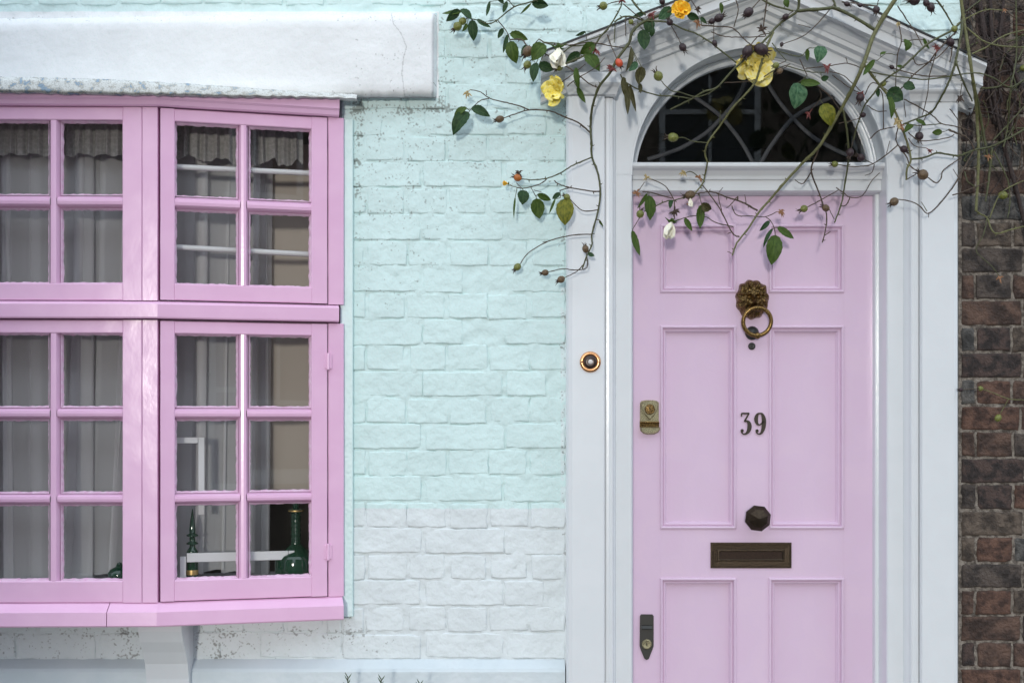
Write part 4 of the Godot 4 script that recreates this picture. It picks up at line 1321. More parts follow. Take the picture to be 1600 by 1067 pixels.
# ---------------------------------------------------------------- the climbing rose
# how far the rose stands off the wall plane where the photograph shows it
func rose_z(px: float, py: float) -> float:
	var z := lerpf(0.062, 0.112, smoothstep(855, 900, px))
	var over_door := smoothstep(965, 1010, px) * (1 - smoothstep(1375, 1412, px))
	z = lerpf(z, 0.012, over_door * smoothstep(190, 300, py))
	z = lerpf(z, 0.07, smoothstep(1490, 1550, px))
	var cornice := (1 - smoothstep(100, 195, py)) * smoothstep(800, 860, px) * (1 - smoothstep(1560, 1620, px))
	z = lerpf(z, 0.195, cornice)
	return z + 0.022 * sway.get_noise_2d(px * 1.3, py * 1.3)

var stem_ends := []
var stem_points := []

# stems: colour, width at start and end (photograph pixels), then the run of the stem
const STEMS := [
	["g", 5.5, 2.2, 1090, -12, 1062, 10, 1020, 28, 1001, 37, 988, 50, 983, 67, 966, 90, 953, 114, 936, 136, 926, 166, 923, 194, 924, 220, 925, 245, 934, 269, 938, 299, 935, 328, 925, 366, 925, 382, 917, 400, 910, 420],
	["b", 2.8, 1.6, 923, 208, 904, 192, 883, 183, 859, 173.5, 827, 172, 805, 178, 788, 184], ["b", 2.2, 1.4, 827, 172, 813, 166, 792, 160.5, 766, 154, 751, 144, 735, 140],
	["b", 1.7, 1.2, 764, 154, 751, 157, 740, 166, 734, 173], ["b", 1.6, 0.8, 760, 149, 759.5, 141],
	["g", 2.6, 1.6, 850, -8, 835, 1, 803, 11, 777, 31, 763, 37, 745, 31, 730, 28], ["b", 1.8, 1.3, 778, 32, 792, 50, 797, 64], ["b", 1.8, 1.4, 803, 11, 792, -3], ["g", 1.6, 1.2, 777, 31, 762, 33],
	["b", 2.0, 1.6, 842, 61, 859, 69, 895, 70, 920, 66, 951, 71, 973, 74, 986, 73], ["b", 2.4, 1.8, 797, 62, 815, 62, 826, 73, 850, 83, 880, 101, 895, 110, 920, 130, 935, 137],
	["g", 3.4, 2.0, 880, 101, 906, 90, 923, 80, 938, 58, 951, 43, 962, 26, 970.5, 9, 972, -3], ["b", 1.8, 1.4, 970, 1, 957, 4, 949, 7], ["g", 2.2, 1.6, 880, 82, 899, 69, 936, 57, 951, 46], ["g", 2.4, 1.6, 848, 66, 872, 68, 900, 72, 925, 68],
	["g", 2.8, 2.4, 960, 34.5, 975, 26, 992, 27, 1007, 32, 1044, 34.5, 1067, 45, 1087, 52, 1108, 64, 1123, 76, 1151, 98], ["b", 2.0, 1.5, 974, 6, 988, 18, 1007, 32], ["g", 3.4, 2.6, 984, -5, 997, 12, 1009, 24],
	["b", 1.6, 1.2, 977, 26, 978, 56], ["g", 1.8, 1.4, 961, 37, 960, 67], ["b", 2.0, 1.5, 949, 54, 955, 71, 963, 90], ["b", 1.7, 1.3, 886, 135, 900, 124, 930, 106, 945, 90], ["b", 1.6, 1.2, 874, 131, 895, 116, 915, 100],
	["g", 2.4, 2.0, 969, 116, 979, 129, 1001, 141, 1029, 149, 1052, 150, 1080, 154], ["g", 2.6, 4.2, 1048, 171, 1082, 154, 1101, 143, 1121, 136, 1145, 110, 1166, 90.5, 1196, 62, 1209, 47, 1222, 34.5, 1246, 17, 1249, -6],
	["g", 2.0, 1.5, 1121, 137, 1105, 147, 1085, 151, 1063, 144, 1048, 141, 1033, 126], ["p", 3.8, 2.4, 1209, 50, 1198.5, 73, 1190, 99, 1181, 127, 1166, 146.5, 1147, 166, 1127, 194, 1107, 222, 1102, 240, 1105.5, 254, 1102, 272, 1098, 287, 1085, 303],
	["g", 1.8, 1.5, 1107, 223, 1083, 221, 1070, 215.5, 1059, 215], ["g", 1.5, 1.0, 1125, 194, 1126, 172], ["b", 1.6, 1.2, 1132, 129, 1162, 128, 1181, 124],
	["p", 7.0, 2.4, 1403, -6, 1370.5, 45, 1351, 97, 1338, 127, 1321, 159.5, 1301.5, 194, 1280, 229, 1253, 256.6, 1225, 287, 1201, 315, 1186, 332, 1169, 358, 1152, 379.5, 1145, 399], ["b", 1.6, 0.8, 1146, 397, 1137, 393],
	["g", 5.5, 5.0, 1246, 17, 1285, 14, 1306, 13, 1334, 26, 1368, 47], ["g", 3.5, 3.0, 1301, -4, 1307, 12], ["g", 3.0, 3.2, 1185, -4, 1209, 8.6, 1240, 17],
	["g", 3.6, 2.2, 1318, 172, 1323, 198, 1326, 225, 1326, 252, 1319.5, 295, 1315, 319, 1304.5, 348], ["b", 3.0, 1.8, 1279, 232, 1277, 240, 1268, 266, 1280.7, 302, 1287, 321, 1292.5, 338, 1289, 366, 1285, 379], ["b", 1.8, 1.0, 1289, 368, 1298, 362],
	["b", 2.2, 1.2, 1267, 270, 1255, 287, 1243, 281], ["b", 1.8, 1.3, 1263.5, 323, 1287, 310.5, 1311, 296.5], ["b", 1.9, 1.3, 1307, 293, 1319.5, 302, 1329, 308, 1347.5, 306, 1362.6, 282.5, 1375.5, 270], ["b", 1.9, 1.6, 1329, 308, 1323, 320, 1315, 322], ["b", 1.4, 1.2, 1297, 328, 1304, 343],
	["b", 1.6, 2.0, 1309, 256.6, 1328, 260, 1354, 259, 1367, 254.5, 1386, 241.5, 1403, 227], ["b", 1.5, 1.0, 1367, 257, 1362.6, 269.6, 1352, 274], ["b", 1.4, 1.0, 1386, 240, 1391, 220],
	["b", 1.6, 3.2, 1404, 311.5, 1425, 315, 1438, 322, 1452.5, 333, 1478.5, 307, 1498, 279, 1519.5, 240, 1521.6, 229.6, 1511, 214.5, 1493.6, 207, 1483, 202.6], ["b", 1.4, 0.8, 1452, 332, 1451.6, 339.5], ["g", 1.6, 0.8, 1449, 330, 1440, 315], ["b", 1.4, 0.8, 1498, 277, 1490, 264],
	["g", 3.0, 3.4, 1424.7, 249, 1446, 245.7, 1465.6, 239, 1489, 242.5, 1502, 242.5, 1524, 234, 1547.5, 229.6, 1571, 219, 1604, 201], ["p", 4.2, 3.0, 1351, 101, 1370.5, 127, 1388, 149, 1397.5, 170, 1407, 192, 1418, 222, 1424, 249, 1418, 264, 1417, 281], ["b", 2.2, 1.8, 1451.6, 278, 1463.5, 285.6, 1471, 279, 1474, 267, 1489, 255.4, 1502, 247],
	["b", 2.0, 2.0, 1434, 267, 1422.5, 258.7, 1417, 244.7, 1403, 225, 1401, 212, 1406, 193], ["b", 1.8, 1.6, 1432, 272, 1418, 280], ["b", 1.8, 1.6, 1360, 217, 1371, 206, 1381.5, 201.5, 1399, 198], ["b", 1.7, 1.5, 1381, 201.5, 1380, 151, 1373, 138],
	["g", 3.6, 2.2, 1500, 36, 1487, 48, 1452, 67, 1429, 88, 1407, 108, 1381, 127, 1366, 146, 1351, 166, 1340, 196, 1334, 219], ["b", 2.4, 1.8, 1492, 52, 1465, 80, 1452, 97, 1429, 116, 1409, 138, 1390, 152], ["b", 1.8, 1.5, 1487, 68, 1465, 90, 1440, 101, 1431, 98, 1427, 86],
	["b", 1.8, 1.4, 1464, 82, 1453, 118, 1450, 146, 1442, 180], ["g", 2.2, 2.2, 1360, 112, 1388, 117.5, 1418, 121, 1448, 124, 1494, 117.5, 1526, 114, 1552, 121, 1578, 136, 1604, 122], ["b", 1.8, 2.0, 1396, 106, 1418, 113, 1448, 119, 1480, 118],
	["p", 5.2, 4.4, 1502, -6, 1507, 32, 1515.5, 86, 1522, 129, 1526, 162, 1528, 194, 1530, 234, 1529, 277, 1526, 329], ["p", 2.8, 2.4, 1526, 329, 1532, 334, 1543, 340.6, 1555, 364, 1580, 359, 1604, 353], ["g", 6.0, 3.0, 1521, 128, 1530.5, 172, 1539, 216, 1548, 262],
	["g", 4.2, 2.4, 1505, 30, 1502.5, 54, 1492, 103, 1483, 129, 1472, 151, 1457, 174.6, 1437, 184, 1412, 194], ["g", 3.4, 2.2, 1494, 90, 1496, 101, 1505, 125, 1520, 158], ["p", 2.8, 2.4, 1510, 42, 1535, 62.5, 1560.7, 71, 1604, 74], ["p", 2.4, 2.0, 1520, 84, 1543, 73, 1569, 56, 1604, 46],
	["p", 2.4, 1.6, 1496, 38, 1520, 24, 1543, 15, 1569, 16], ["g", 2.2, 1.8, 1510, 18, 1535, -2], ["g", 2.8, 2.4, 1588, -4, 1589, 86, 1580, 138, 1576, 194, 1569, 230], ["g", 2.4, 2.0, 1604, 66, 1591, 95], ["g", 2.4, 2.0, 1552, 220, 1578, 192, 1604, 163],
	["d", 7, 6, 1530, -10, 1540, 60, 1550, 130, 1568, 220, 1590, 300, 1612, 400, 1630, 560, 1640, 800, 1645, 1080, 1646, 1366], ["d", 7, 6, 1566, 70, 1585, 110, 1606, 160], ["d", 6, 5, 1548, -8, 1552, 70, 1566, 160], ["d", 5, 4, 1570, -8, 1562, 60, 1545, 130, 1556, 190],
	["g", 4.6, 2.6, 1551, 230, 1547.5, 266, 1545, 288, 1541, 315], ["g", 2.4, 1.8, 1554, 236, 1571, 270.5, 1577, 288, 1579, 318, 1575.5, 340], ["p", 2.2, 2.0, 1547, 341, 1560, 309, 1575.5, 294, 1604, 281], ["g", 2.2, 1.8, 1508, 268, 1513, 283.4, 1527, 293], ["b", 2.2, 1.6, 1489, 305, 1511, 297.5, 1547.5, 283],
	["g", 1.6, 1.4, 1543, 341, 1538, 365, 1526, 389, 1535, 402, 1550, 415, 1561, 430], ["p", 1.6, 1.3, 1604, 625, 1577, 623, 1556, 615, 1545, 611, 1534, 607], ["p", 1.5, 1.3, 1577, 623, 1564, 646],
	["b", 3.2, 1.6, 1184, 329, 1167, 319, 1152, 312.7, 1139, 309, 1115, 300, 1098, 301, 1085, 303], ["g", 2.4, 1.8, 1085, 303, 1072, 307, 1055, 312.7, 1040, 315, 1007, 330], ["b", 2.0, 1.4, 1152, 313, 1153, 307, 1143, 319, 1136, 325], ["b", 1.8, 1.4, 1144, 321, 1148, 332, 1156, 337.5, 1175, 337.5, 1197, 338.5, 1214, 331], ["b", 1.6, 1.0, 1167, 320, 1164, 304],
	["b", 1.5, 1.2, 1197, 338.5, 1206, 347, 1210.6, 358, 1212, 367], ["b", 1.8, 2.4, 1098, 289, 1111, 306, 1126, 328, 1145, 364, 1156, 370], ["b", 1.6, 1.2, 1145, 362, 1137, 365], ["b", 1.8, 1.4, 1146, 354, 1119.5, 348, 1102, 338.5, 1081, 337.5, 1057, 345], ["b", 1.5, 1.0, 1128, 330, 1123, 305, 1130, 293],
	["b", 2.0, 1.6, 1052.7, 311, 1040, 291, 1018, 280], ["b", 2.0, 1.6, 1050.5, 310, 1018, 301, 1004, 299.7], ["b", 1.8, 1.6, 1054, 313, 1054, 343], ["b", 1.5, 1.2, 999, 341, 989, 358], ["b", 1.2, 1.0, 999, 297, 1007, 285], ["g", 1.8, 1.4, 1102, 284, 1093, 277, 1080, 268, 1072, 270],
	["b", 2.4, 1.6, 938, 299, 923, 298.7, 891, 293, 873, 287.5, 866, 282], ["b", 1.8, 1.4, 891, 293, 875, 297.6], ["b", 2.0, 1.5, 935, 328, 910, 329, 891, 311], ["b", 1.8, 1.2, 932, 343, 938, 345, 942, 354], ["b", 1.6, 1.0, 875, 297, 876, 309],
	["g", 2.4, 1.7, 925, 246, 896, 258, 875, 270.6, 855, 278.5, 833, 281, 815, 279.6], ["b", 1.8, 1.3, 855, 279, 844, 287.5, 819, 294, 808, 293, 796, 289], ["b", 1.2, 1.0, 829, 292, 838, 308], ["b", 1.2, 1.0, 815, 294, 807, 286], ["b", 1.2, 1.0, 834, 297, 846, 300],
	["b", 2.0, 1.5, 925, 366, 891, 368, 857, 377, 826, 395, 812.5, 413], ["b", 1.3, 0.9, 857, 377, 848, 378], ["b", 1.9, 1.5, 917, 400, 917, 418, 898, 422, 880, 420, 857, 425], ["b", 1.6, 1.4, 914, 410, 902, 423.5, 882, 434],
	["b", 2.2, 1.8, 1097, 40, 1121, 41, 1145, 44, 1162, 60, 1175, 71], ["b", 1.8, 1.6, 1112, 50, 1134, 57, 1166, 58, 1196, 57], ["b", 1.8, 1.5, 1149, -3, 1154, 15, 1147, 42], ["b", 1.7, 1.4, 1175, 14, 1190, -3], ["b", 2.6, 1.8, 1199, -3, 1196, 21.5, 1193, 42], ["b", 1.8, 1.6, 1173, 71, 1186, 56, 1205, 52], ["b", 1.2, 1.0, 1115.6, 32, 1115.6, 63],
	["b", 1.8, 1.2, 1306, 4, 1274, 41, 1252, 58, 1222, 69], ["b", 1.3, 0.8, 1267.5, 43, 1248, 38], ["g", 2.0, 1.4, 1207, 67, 1218, 82, 1229, 95], ["g", 1.6, 1.3, 1218, 80, 1250, 88, 1263, 76, 1274, 75], ["b", 1.8, 1.4, 1250, 92, 1259, 112, 1262, 118], ["g", 1.8, 1.5, 1231, 103, 1263, 112, 1290, 113],
	["b", 1.8, 1.5, 1194, 120, 1214, 108, 1235, 100], ["b", 1.7, 1.6, 1259, 107, 1295, 103, 1325, 99, 1347, 107], ["b", 1.4, 0.9, 1325, 99, 1322, 89], ["b", 1.8, 1.5, 1278, 135, 1297, 150, 1313, 172], ["b", 1.6, 1.4, 1297, 112, 1319, 118.5, 1345, 142], ["b", 1.6, 1.4, 1301, 117, 1329.6, 138, 1347, 146], ["b", 1.4, 1.2, 1281, 141, 1283, 152, 1270, 170],
	["b", 1.5, 1.3, 1311, 193, 1340, 186, 1352, 180], ["b", 1.5, 1.2, 1050, 42, 1058, 56, 1065, 70], ["b", 1.8, 1.5, 1406, 41, 1409, 65, 1403, 86, 1400, 136], ["b", 2.0, 1.6, 1403, 9, 1420, 34.5, 1431, 50, 1442, 71], ["g", 1.3, 1.0, 1402, 86, 1385, 84, 1372, 94], ["b", 1.5, 1.2, 1409, 65, 1430, 62, 1445, 62],
	["b", 1.7, 1.4, 1355, 164, 1370.5, 173.5, 1386, 173.5], ["b", 1.7, 1.5, 1352, 148, 1362, 130, 1375, 133, 1390, 143], ["b", 2.0, 1.8, 1413.6, 155, 1441.6, 170, 1461, 183, 1472, 193, 1496, 198, 1522, 206], ["b", 1.4, 1.2, 1413, 159, 1416, 183], ["b", 1.9, 1.6, 1420, 207, 1439.5, 220, 1480, 215.5, 1492, 210], ["g", 1.8, 1.6, 1412, 193, 1440, 196, 1472, 193],
	["b", 1.6, 1.4, 1485, 170, 1496, 185, 1511, 211], ["b", 1.6, 1.3, 1437, 207, 1446, 185, 1456, 172], ["b", 1.5, 1.2, 1420, 216, 1430, 228, 1448, 231], ["b", 2.0, 1.6, 1316, 3, 1345, 6, 1372, 9], ["b", 1.6, 1.2, 1371, 10, 1374, -4], ["b", 1.8, 1.4, 1447, 0, 1462, -6], ["g", 3.0, 2.4, 1460, -6, 1476, 16, 1490, 40], ["b", 1.6, 1.3, 1452, 4, 1470, 7],
	["b", 1.3, 1.1, 1504, 130, 1501, 150], ["b", 2.6, 1.6, 1489, 62, 1488, 80, 1485, 97]]

# leaves: kind, base x y, tip x y, width
const LEAVES := [
	["d", 732, 175, 708, 211, 23], ["d", 737, 168, 766, 182, 15], ["m", 729, 168, 709, 183, 11], ["d", 831, 3, 857, 9, 14], ["m", 830, 5, 813, 22, 4], ["d", 765, 2, 760, 25, 6], ["d", 792, 2, 786, 20, 8], ["d", 777, -8, 787, 6, 9], ["m", 722, 18, 691, 21, 9], ["d", 718, 15, 697, 33, 13], ["d", 720, 14, 737, 30, 12],
	["d", 738, 31, 740, 64, 16], ["d", 745, 30, 767, 43, 8], ["m", 730, 37, 722, 49, 6], ["d", 786, 44, 778, 60, 8], ["m", 797, 52, 825, 62, 14], ["d", 793, 54, 786, 83, 7], ["m", 797, 64, 807, 99, 20], ["m", 850, 68, 831, 95, 23], ["d", 838, 98, 833, 128, 14], ["d", 842, 100, 866, 109, 15], ["d", 822, 70, 815, 88, 9],
	["m", 929, 68, 906, 84, 17], ["m", 915, 85, 937, 111, 21], ["d", 906, 82, 884, 98, 14], ["d", 915, 49, 899, 56, 5], ["m", 900, 105, 905, 140, 9], ["m", 902, 136, 915, 161, 9], ["d", 1017, 30, 1012, 52, 17], ["d", 1005, 46, 1007, 78, 20], ["d", 1020, 42, 1018, 58, 9], ["p", 996, 97, 983, 111, 13], ["w", 1003, 104, 998, 132, 16], ["w", 1000, 130, 1001, 146, 7],
	["w", 974, 120, 976, 150, 9], ["w", 979, 130, 981, 179, 10], ["w", 984, 132, 994, 175, 7], ["p", 1050, 12, 1029, 30, 15], ["d", 1074, 22, 1093, 30, 11], ["d", 1095, 27, 1105, 37, 6], ["d", 1008, 20, 990, 25, 8], ["w", 986, 75, 978, 112, 8],
	["d", 818, 297, 816, 320, 19], ["m", 805, 308, 803, 341, 3.5], ["m", 838, 310, 843, 342, 22], ["m", 840, 303, 861, 313, 10], ["d", 875, 301, 863, 311, 8], ["m", 868, 310, 858, 334, 4], ["y", 884, 310, 883, 352, 27], ["d", 919, 396, 929, 400, 7], ["m", 936, 345, 943, 354, 3],
	["m", 1014, 305, 1016, 344, 20], ["m", 1012, 302, 996, 326, 6], ["d", 1050, 312, 1047, 326, 7], ["m", 1096, 320, 1094, 357, 14], ["w", 1096, 318, 1112, 327, 14], ["m", 1070, 341, 1082, 361, 9], ["m", 988, 360, 1000, 400, 11],
	["m", 1212, 367, 1206, 414, 26], ["d", 1203, 345, 1187, 361, 8], ["m", 1215, 355, 1241, 373, 12], ["d", 1208, 357, 1193, 387, 6], ["p", 1284, 72, 1278, 98, 20], ["m", 1262, 76, 1262, 95, 8], ["p", 1247, 129, 1242, 170, 29], ["m", 1251, 129, 1283, 131, 12], ["y", 1287, 162, 1299, 197, 24], ["d", 1284, 124, 1296, 120, 9],
	["d", 1388, 141, 1412, 156, 24], ["d", 1412, 133, 1431, 138, 15], ["m", 1390, 150, 1393, 186, 11], ["m", 1367, 93, 1349, 118, 9], ["m", 1416, 61, 1416, 80, 16], ["m", 1443, 60, 1453, 77, 7], ["m", 1427, 195, 1413, 208, 9], ["m", 1432, 188, 1448, 196, 7], ["m", 1473, 206, 1457, 207, 10], ["d", 1372, 138, 1373, 152, 6], ["m", 1376, 84, 1386, 81, 5], ["m", 1402, 103, 1414, 106, 5], ["m", 1228, -2, 1232, 12, 9], ["m", 1126, 4, 1128, 22, 7]]

# hips: kind, x, y, radius
const HIPS := [["b", 781, 186, 5.6], ["g", 715, 41, 7], ["g", 723, 33, 6], ["b", 825, 80, 8], ["g", 824, 101, 6], ["g", 943, 9, 6.3], ["r", 967.5, 98, 5.6], ["d", 1067, 73.5, 5.6], ["k", 1117, 67, 4], ["k", 1035, 2, 4.5], ["g", 1029, 119, 7.2], ["g", 1052, 214.5, 7], ["d", 1168.5, 80, 8], ["k", 1189.5, 77, 9], ["d", 1113, 33, 4.5], ["d", 1123.5, 28, 6.3], ["k", 1170, 19, 7], ["k", 1228, 26, 4.5], ["k", 1222, 69, 3],
	["g", 1213, 102, 4.6], ["b", 1219, 111, 4.4], ["g", 1257, 326, 6], ["b", 1291, 325, 5.6], ["g", 1305, 256.5, 5], ["k", 1329, 238, 6.2], ["d", 1346, 246, 6], ["b", 1398, 315, 6.6], ["b", 1443, 273, 8.2], ["d", 1437, 212.5, 6.6], ["d", 1413, 233, 5.8], ["k", 1349.5, 179.5, 4.2], ["k", 1394.5, 105, 3.4], ["k", 1370, 15, 5.6], ["k", 1345, 8, 3.4], ["k", 1324, 6, 4], ["d", 1448, 4, 5], ["d", 1455, 11, 6], ["d", 1430, 0, 8], ["g", 1381, 131, 4], ["y", 1492, 45, 5], ["d", 1486, 66, 6],
	["g", 1568, 305, 6.5], ["g", 1560.5, 653, 5.2], ["g", 1533, 607, 4], ["k", 1502, 609, 3.2], ["y", 1600, 106, 5], ["g", 1000.5, 334.5, 6.2], ["b", 1078.5, 304.5, 7], ["g", 886, 308, 5], ["o", 809, 277.5, 6], ["g", 808.5, 417, 5.6], ["b", 852, 426, 5], ["b", 877, 436.5, 5.6], ["b", 915, 389, 5.2], ["g", 874, 105, 5.5], ["k", 1047, 35, 5], ["g", 986, 34, 4], ["d", 1345, 152, 6.5]]

# faded blooms: kind, x, y, size
const FADED := [["s", 729, 145, 9], ["r", 972, 0, 8], ["r", 1018, 22, 9], ["r", 930, 78, 10], ["r", 957, 108, 11], ["b", 1090, 35, 9], ["s", 1011, 277, 7], ["b", 995, 301, 8], ["s", 1069, 269, 8], ["b", 1093, 277, 8], ["d", 1054, 331, 10], ["b", 1221, 330, 8], ["d", 1191, 46, 10], ["r", 1294, 105, 10], ["r", 1264, 178, 8], ["s", 1402, 190, 11], ["b", 1407, 196, 9], ["r", 1465, 74, 8], ["d", 1500, 154, 9], ["b", 1545, 245, 9], ["b", 1562, 434, 8], ["r", 1453, 235, 6], ["s", 1404, 36, 6], ["b", 1570, 15, 5], ["d", 810, 270, 8], ["r", 1347, 146, 8], ["b", 1077, 318, 5], ["d", 1090, 15, 7]]

func petal(L: float, W: float, cup: float, curl: float, sd: int) -> Array:
	var rows := []
	for r in 7:
		var f := r / 6.0
		var row := PackedVector3Array()
		var half := W / 2 * sqrt(maxf(0.02, sin(PI * clampf(0.08 + 0.80 * f, 0, 1)))) * (0.35 + 0.65 * smoothstep(0, 0.55, f))
		for c in 7:
			var u := c / 3.0 - 1.0
			var ruffle := 0.07 * L * sin(u * 5.0 + sd) * f * f + 0.05 * L * sway.get_noise_2d(sd * 37 + c * 40, r * 55)
			row.append(Vector3(u * half, f * L * (1.0 - 0.10 * u * u * f), cup * L * (u * u) * 0.5 * f - curl * L * f * f + ruffle))
		rows.append(row)
	return rows

# an open rose of several petals on an axis; open = how far the outer petals fold out
func bloom(rose: Node3D, at: Vector3, axis: Vector3, size: float, layers: Array, material: Material, sd: int):
	var f := holder("flower", rose, at)
	var y := axis.normalized()
	var x := y.cross(Vector3(0.2, 0.3, 1)).normalized()
	f.basis = Basis(x, y, x.cross(y))
	var k := 0
	for l in layers: # count, opening angle, length, width, curl
		for i in int(l[0]):
			k += 1
			var a : float = TAU * (i + 0.37 * k) / l[0] + rng.randf_range(-0.2, 0.2)
			var tilt: float = l[1] + rng.randf_range(-0.14, 0.14)
			var mb := MB.new()
			mb.xf = Transform3D(Basis(Vector3.UP, a) * Basis(Vector3.RIGHT, tilt), Vector3.ZERO)
			mb.grid(petal(size * l[2], size * l[3], 0.35, l[4], sd + k))
			obj("petal", mb, material, f)
	var mb := MB.new()
	mb.lathe([Vector2(0, -size * 0.20), Vector2(size * 0.10, -size * 0.14), Vector2(size * 0.12, -size * 0.04), Vector2(size * 0.05, size * 0.04)], 8)
	for i in 5:
		var a := TAU * i / 5
		var d := Vector3(cos(a), -0.1, sin(a))
		mb.tube(PackedVector3Array([Vector3.ZERO, d * size * 0.22, d * size * 0.42 + Vector3(0, -size * 0.1, 0)]), PackedFloat32Array([size * 0.06, size * 0.05, size * 0.008]), 4, Vector2(0.3, 1))
	obj("calyx", mb, mats.leaf_mid, f)

func build_rose():
	var root := P(1646, 1366, 0.09)
	var rose := thing("climbing_rose", "straggling climbing rose with yellow blooms and hips hanging over the pediment and brick wall", "rose", Vector3(root.x, 0, root.z))
	var home := Transform3D(Basis(), -Vector3(root.x, 0, root.z))
	var kinds := {"g": "cane_green", "p": "cane_pale", "b": "cane_brown", "d": "cane_dark"}
	var px_m := 1.0 / PER_METRE
	var runs := []
	for s in STEMS: runs.append(s)
	# the tangle of older wood against the brick
	for k in 64:
		var x := rng.randf_range(1512, 1625)
		var y := rng.randf_range(-20, 230)
		var run := ["d" if rng.randf() < 0.5 else ("b" if rng.randf() < 0.7 else "g"), rng.randf_range(1.4, 3.4), rng.randf_range(0.9, 1.8)]
		var a := rng.randf_range(-0.6, 3.4)
		for i in 5:
			run.append(x); run.append(y)
			a += rng.randf_range(-0.75, 0.75)
			x += cos(a) * 30; y += sin(a) * 30
			if x < 1506: x = 1506 + rng.randf() * 10
		runs.append(run)
	var index := 0
	for s in runs:
		var cu := Curve3D.new()
		var tangle: bool = index >= STEMS.size()
		var n : int = (s.size() - 3) / 2
		for k in n:
			var z := rose_z(s[3 + k * 2], s[4 + k * 2])
			if tangle: z = 0.018 + 0.05 * absf(sway.get_noise_2d(index * 50, k * 30))
			elif s[0] == "d": z = 0.03
			cu.add_point(P(s[3 + k * 2], s[4 + k * 2], z))
		var pts := smooth(cu, 6)
		var rad := PackedFloat32Array()
		for i in pts.size():
			var f := i / float(pts.size() - 1)
			var w := lerpf(s[1], s[2], f) * px_m / 2
			if i % 9 == 4: w *= 1.22 # nodes
			rad.append(maxf(w * 0.96, 0.0011))
			var wob := 0.0010 if not tangle else 0.003
			pts[i] += Vector3(sway.get_noise_2d(i * 60 + index * 31, 5), sway.get_noise_2d(i * 60 + index * 31, 505), 0) * wob
			if not tangle: stem_points.append(pts[i])
		stem_ends.append(pts[0]); stem_ends.append(pts[-1])
		var mb := MB.new()
		mb.xf = home
		mb.tube(pts, rad, 7 if s[1] > 3 else 5)
		# thorns on the stouter canes
		if s[1] > 2.3 and not tangle:
			for i in range(5, pts.size() - 2, 7):
				var d := (pts[i + 1] - pts[i - 1]).normalized()
				var o := d.cross(Vector3(0, 0, 1)).normalized() * (1.0 if (i * 7 + index) % 2 else -1.0)
				var b := pts[i] + o * rad[i] * 0.7
				mb.tube(PackedVector3Array([b - d * 0.002, b + o * 0.004 - d * 0.002, b + o * 0.0075 - d * 0.005]), PackedFloat32Array([0.0022, 0.0012, 0.0002]), 4)
		obj("stem", mb, mats[kinds[s[0]]], rose)
		index += 1
	var nearest := func(p: Vector3, list: Array) -> Vector3:
		var best: Vector3 = list[0]
		for q in list:
			if Vector2(q.x - p.x, q.y - p.y).length_squared() < Vector2(best.x - p.x, best.y - p.y).length_squared(): best = q
		return best
	var leafmat := {"d": "leaf_dark", "m": "leaf_mid", "y": "leaf_yellow", "w": "leaf_wilt", "p": "leaf_pale"}
	index = 0
	for l in LEAVES:
		index += 1
		var pz: Vector3 = nearest.call(P(l[1], l[2], rose_z(l[1], l[2])), stem_points)
		var z0 := pz.z + 0.004
		var a := P(l[1], l[2], z0)
		var b := P(l[3], l[4], z0 + rng.randf_range(-0.012, 0.012))
		var y := (b - a)
		var L := y.length()
		y = y.normalized()
		var turn := rng.randf_range(-0.55, 0.55)
		var x := Basis(y, turn) * (y.cross(Vector3(0, 0, 1)).normalized())
		var zz := x.cross(y)
		var W: float = l[5] * px_m / maxf(0.8, cos(turn))
		var fold := rng.randf_range(0.12, 0.4) if l[0] != "w" else 0.7
		var bend := rng.randf_range(-0.10, 0.16)
		var twist := rng.randf_range(-0.3, 0.3)
		var rows := []
		for r in 13:
			var f := r / 12.0
			var w := W * 0.5 * pow(sin(PI * pow(f, 0.80)), 0.72) * (1.0 if r % 2 else 0.95)
			if f > 0.97: w = W * 0.015
			var row := PackedVector3Array()
			for c in 7:
				var u := c / 3.0 - 1.0
				var p := Vector3(u * w, f * L - 0.02 * L * absf(u) * (1 if r % 2 else 0), absf(u) * w * fold + bend * L * sin(PI * f) + 0.06 * W * sway.get_noise_2d(index * 77 + c * 50, r * 45))
				p = Basis(Vector3.UP, twist * f) * p
				row.append(p)
			rows.append(row)
		var mb := MB.new()
		mb.xf = Transform3D(Basis(x, y, zz), Vector3.ZERO)
		mb.grid(rows)
		var leaf := obj("leaf", mb, mats[leafmat[l[0]]], rose, Transform3D(Basis(), home * a))
		if Vector2(pz.x - a.x, pz.y - a.y).length() < 0.09:
			mb = MB.new()
			var mid := (pz - a) * 0.5 + Vector3(0, -0.002, 0.002)
			mb.tube(PackedVector3Array([Vector3.ZERO + (b - a) * 0.02, mid, pz - a]), PackedFloat32Array([0.0011, 0.001, 0.0012]), 4)
			obj("stalk", mb, mats.cane_green, leaf)
	var hipmat := {"g": "hip_green", "b": "hip_brown", "d": "hip_dark", "k": "hip_dark", "r": "hip_red", "o": "hip_orange", "y": "hip_green"}
	for h in HIPS:
		var e: Vector3 = nearest.call(P(h[1], h[2], rose_z(h[1], h[2])), stem_ends)
		var p := P(h[1], h[2], e.z + 0.002)
		if Vector2(e.x - p.x, e.y - p.y).length() > 0.06:
			e = nearest.call(p, stem_points); p = P(h[1], h[2], e.z + 0.006)
		var d := p - e
		var r: float = h[3] * px_m
		if d.length() < r * 0.4: d = Vector3(-0.3, -1, 0.4)
		d = d.normalized()
		var sd := d.cross(Vector3(0.1, 0.2, 1)).normalized()
		var bs := Basis(sd, d, sd.cross(d))
		var mb := MB.new()
		mb.xf.basis = bs
		var long := rng.randf_range(0.92, 1.18)
		mb.xf.basis = Basis(sd, d * long, sd.cross(d))
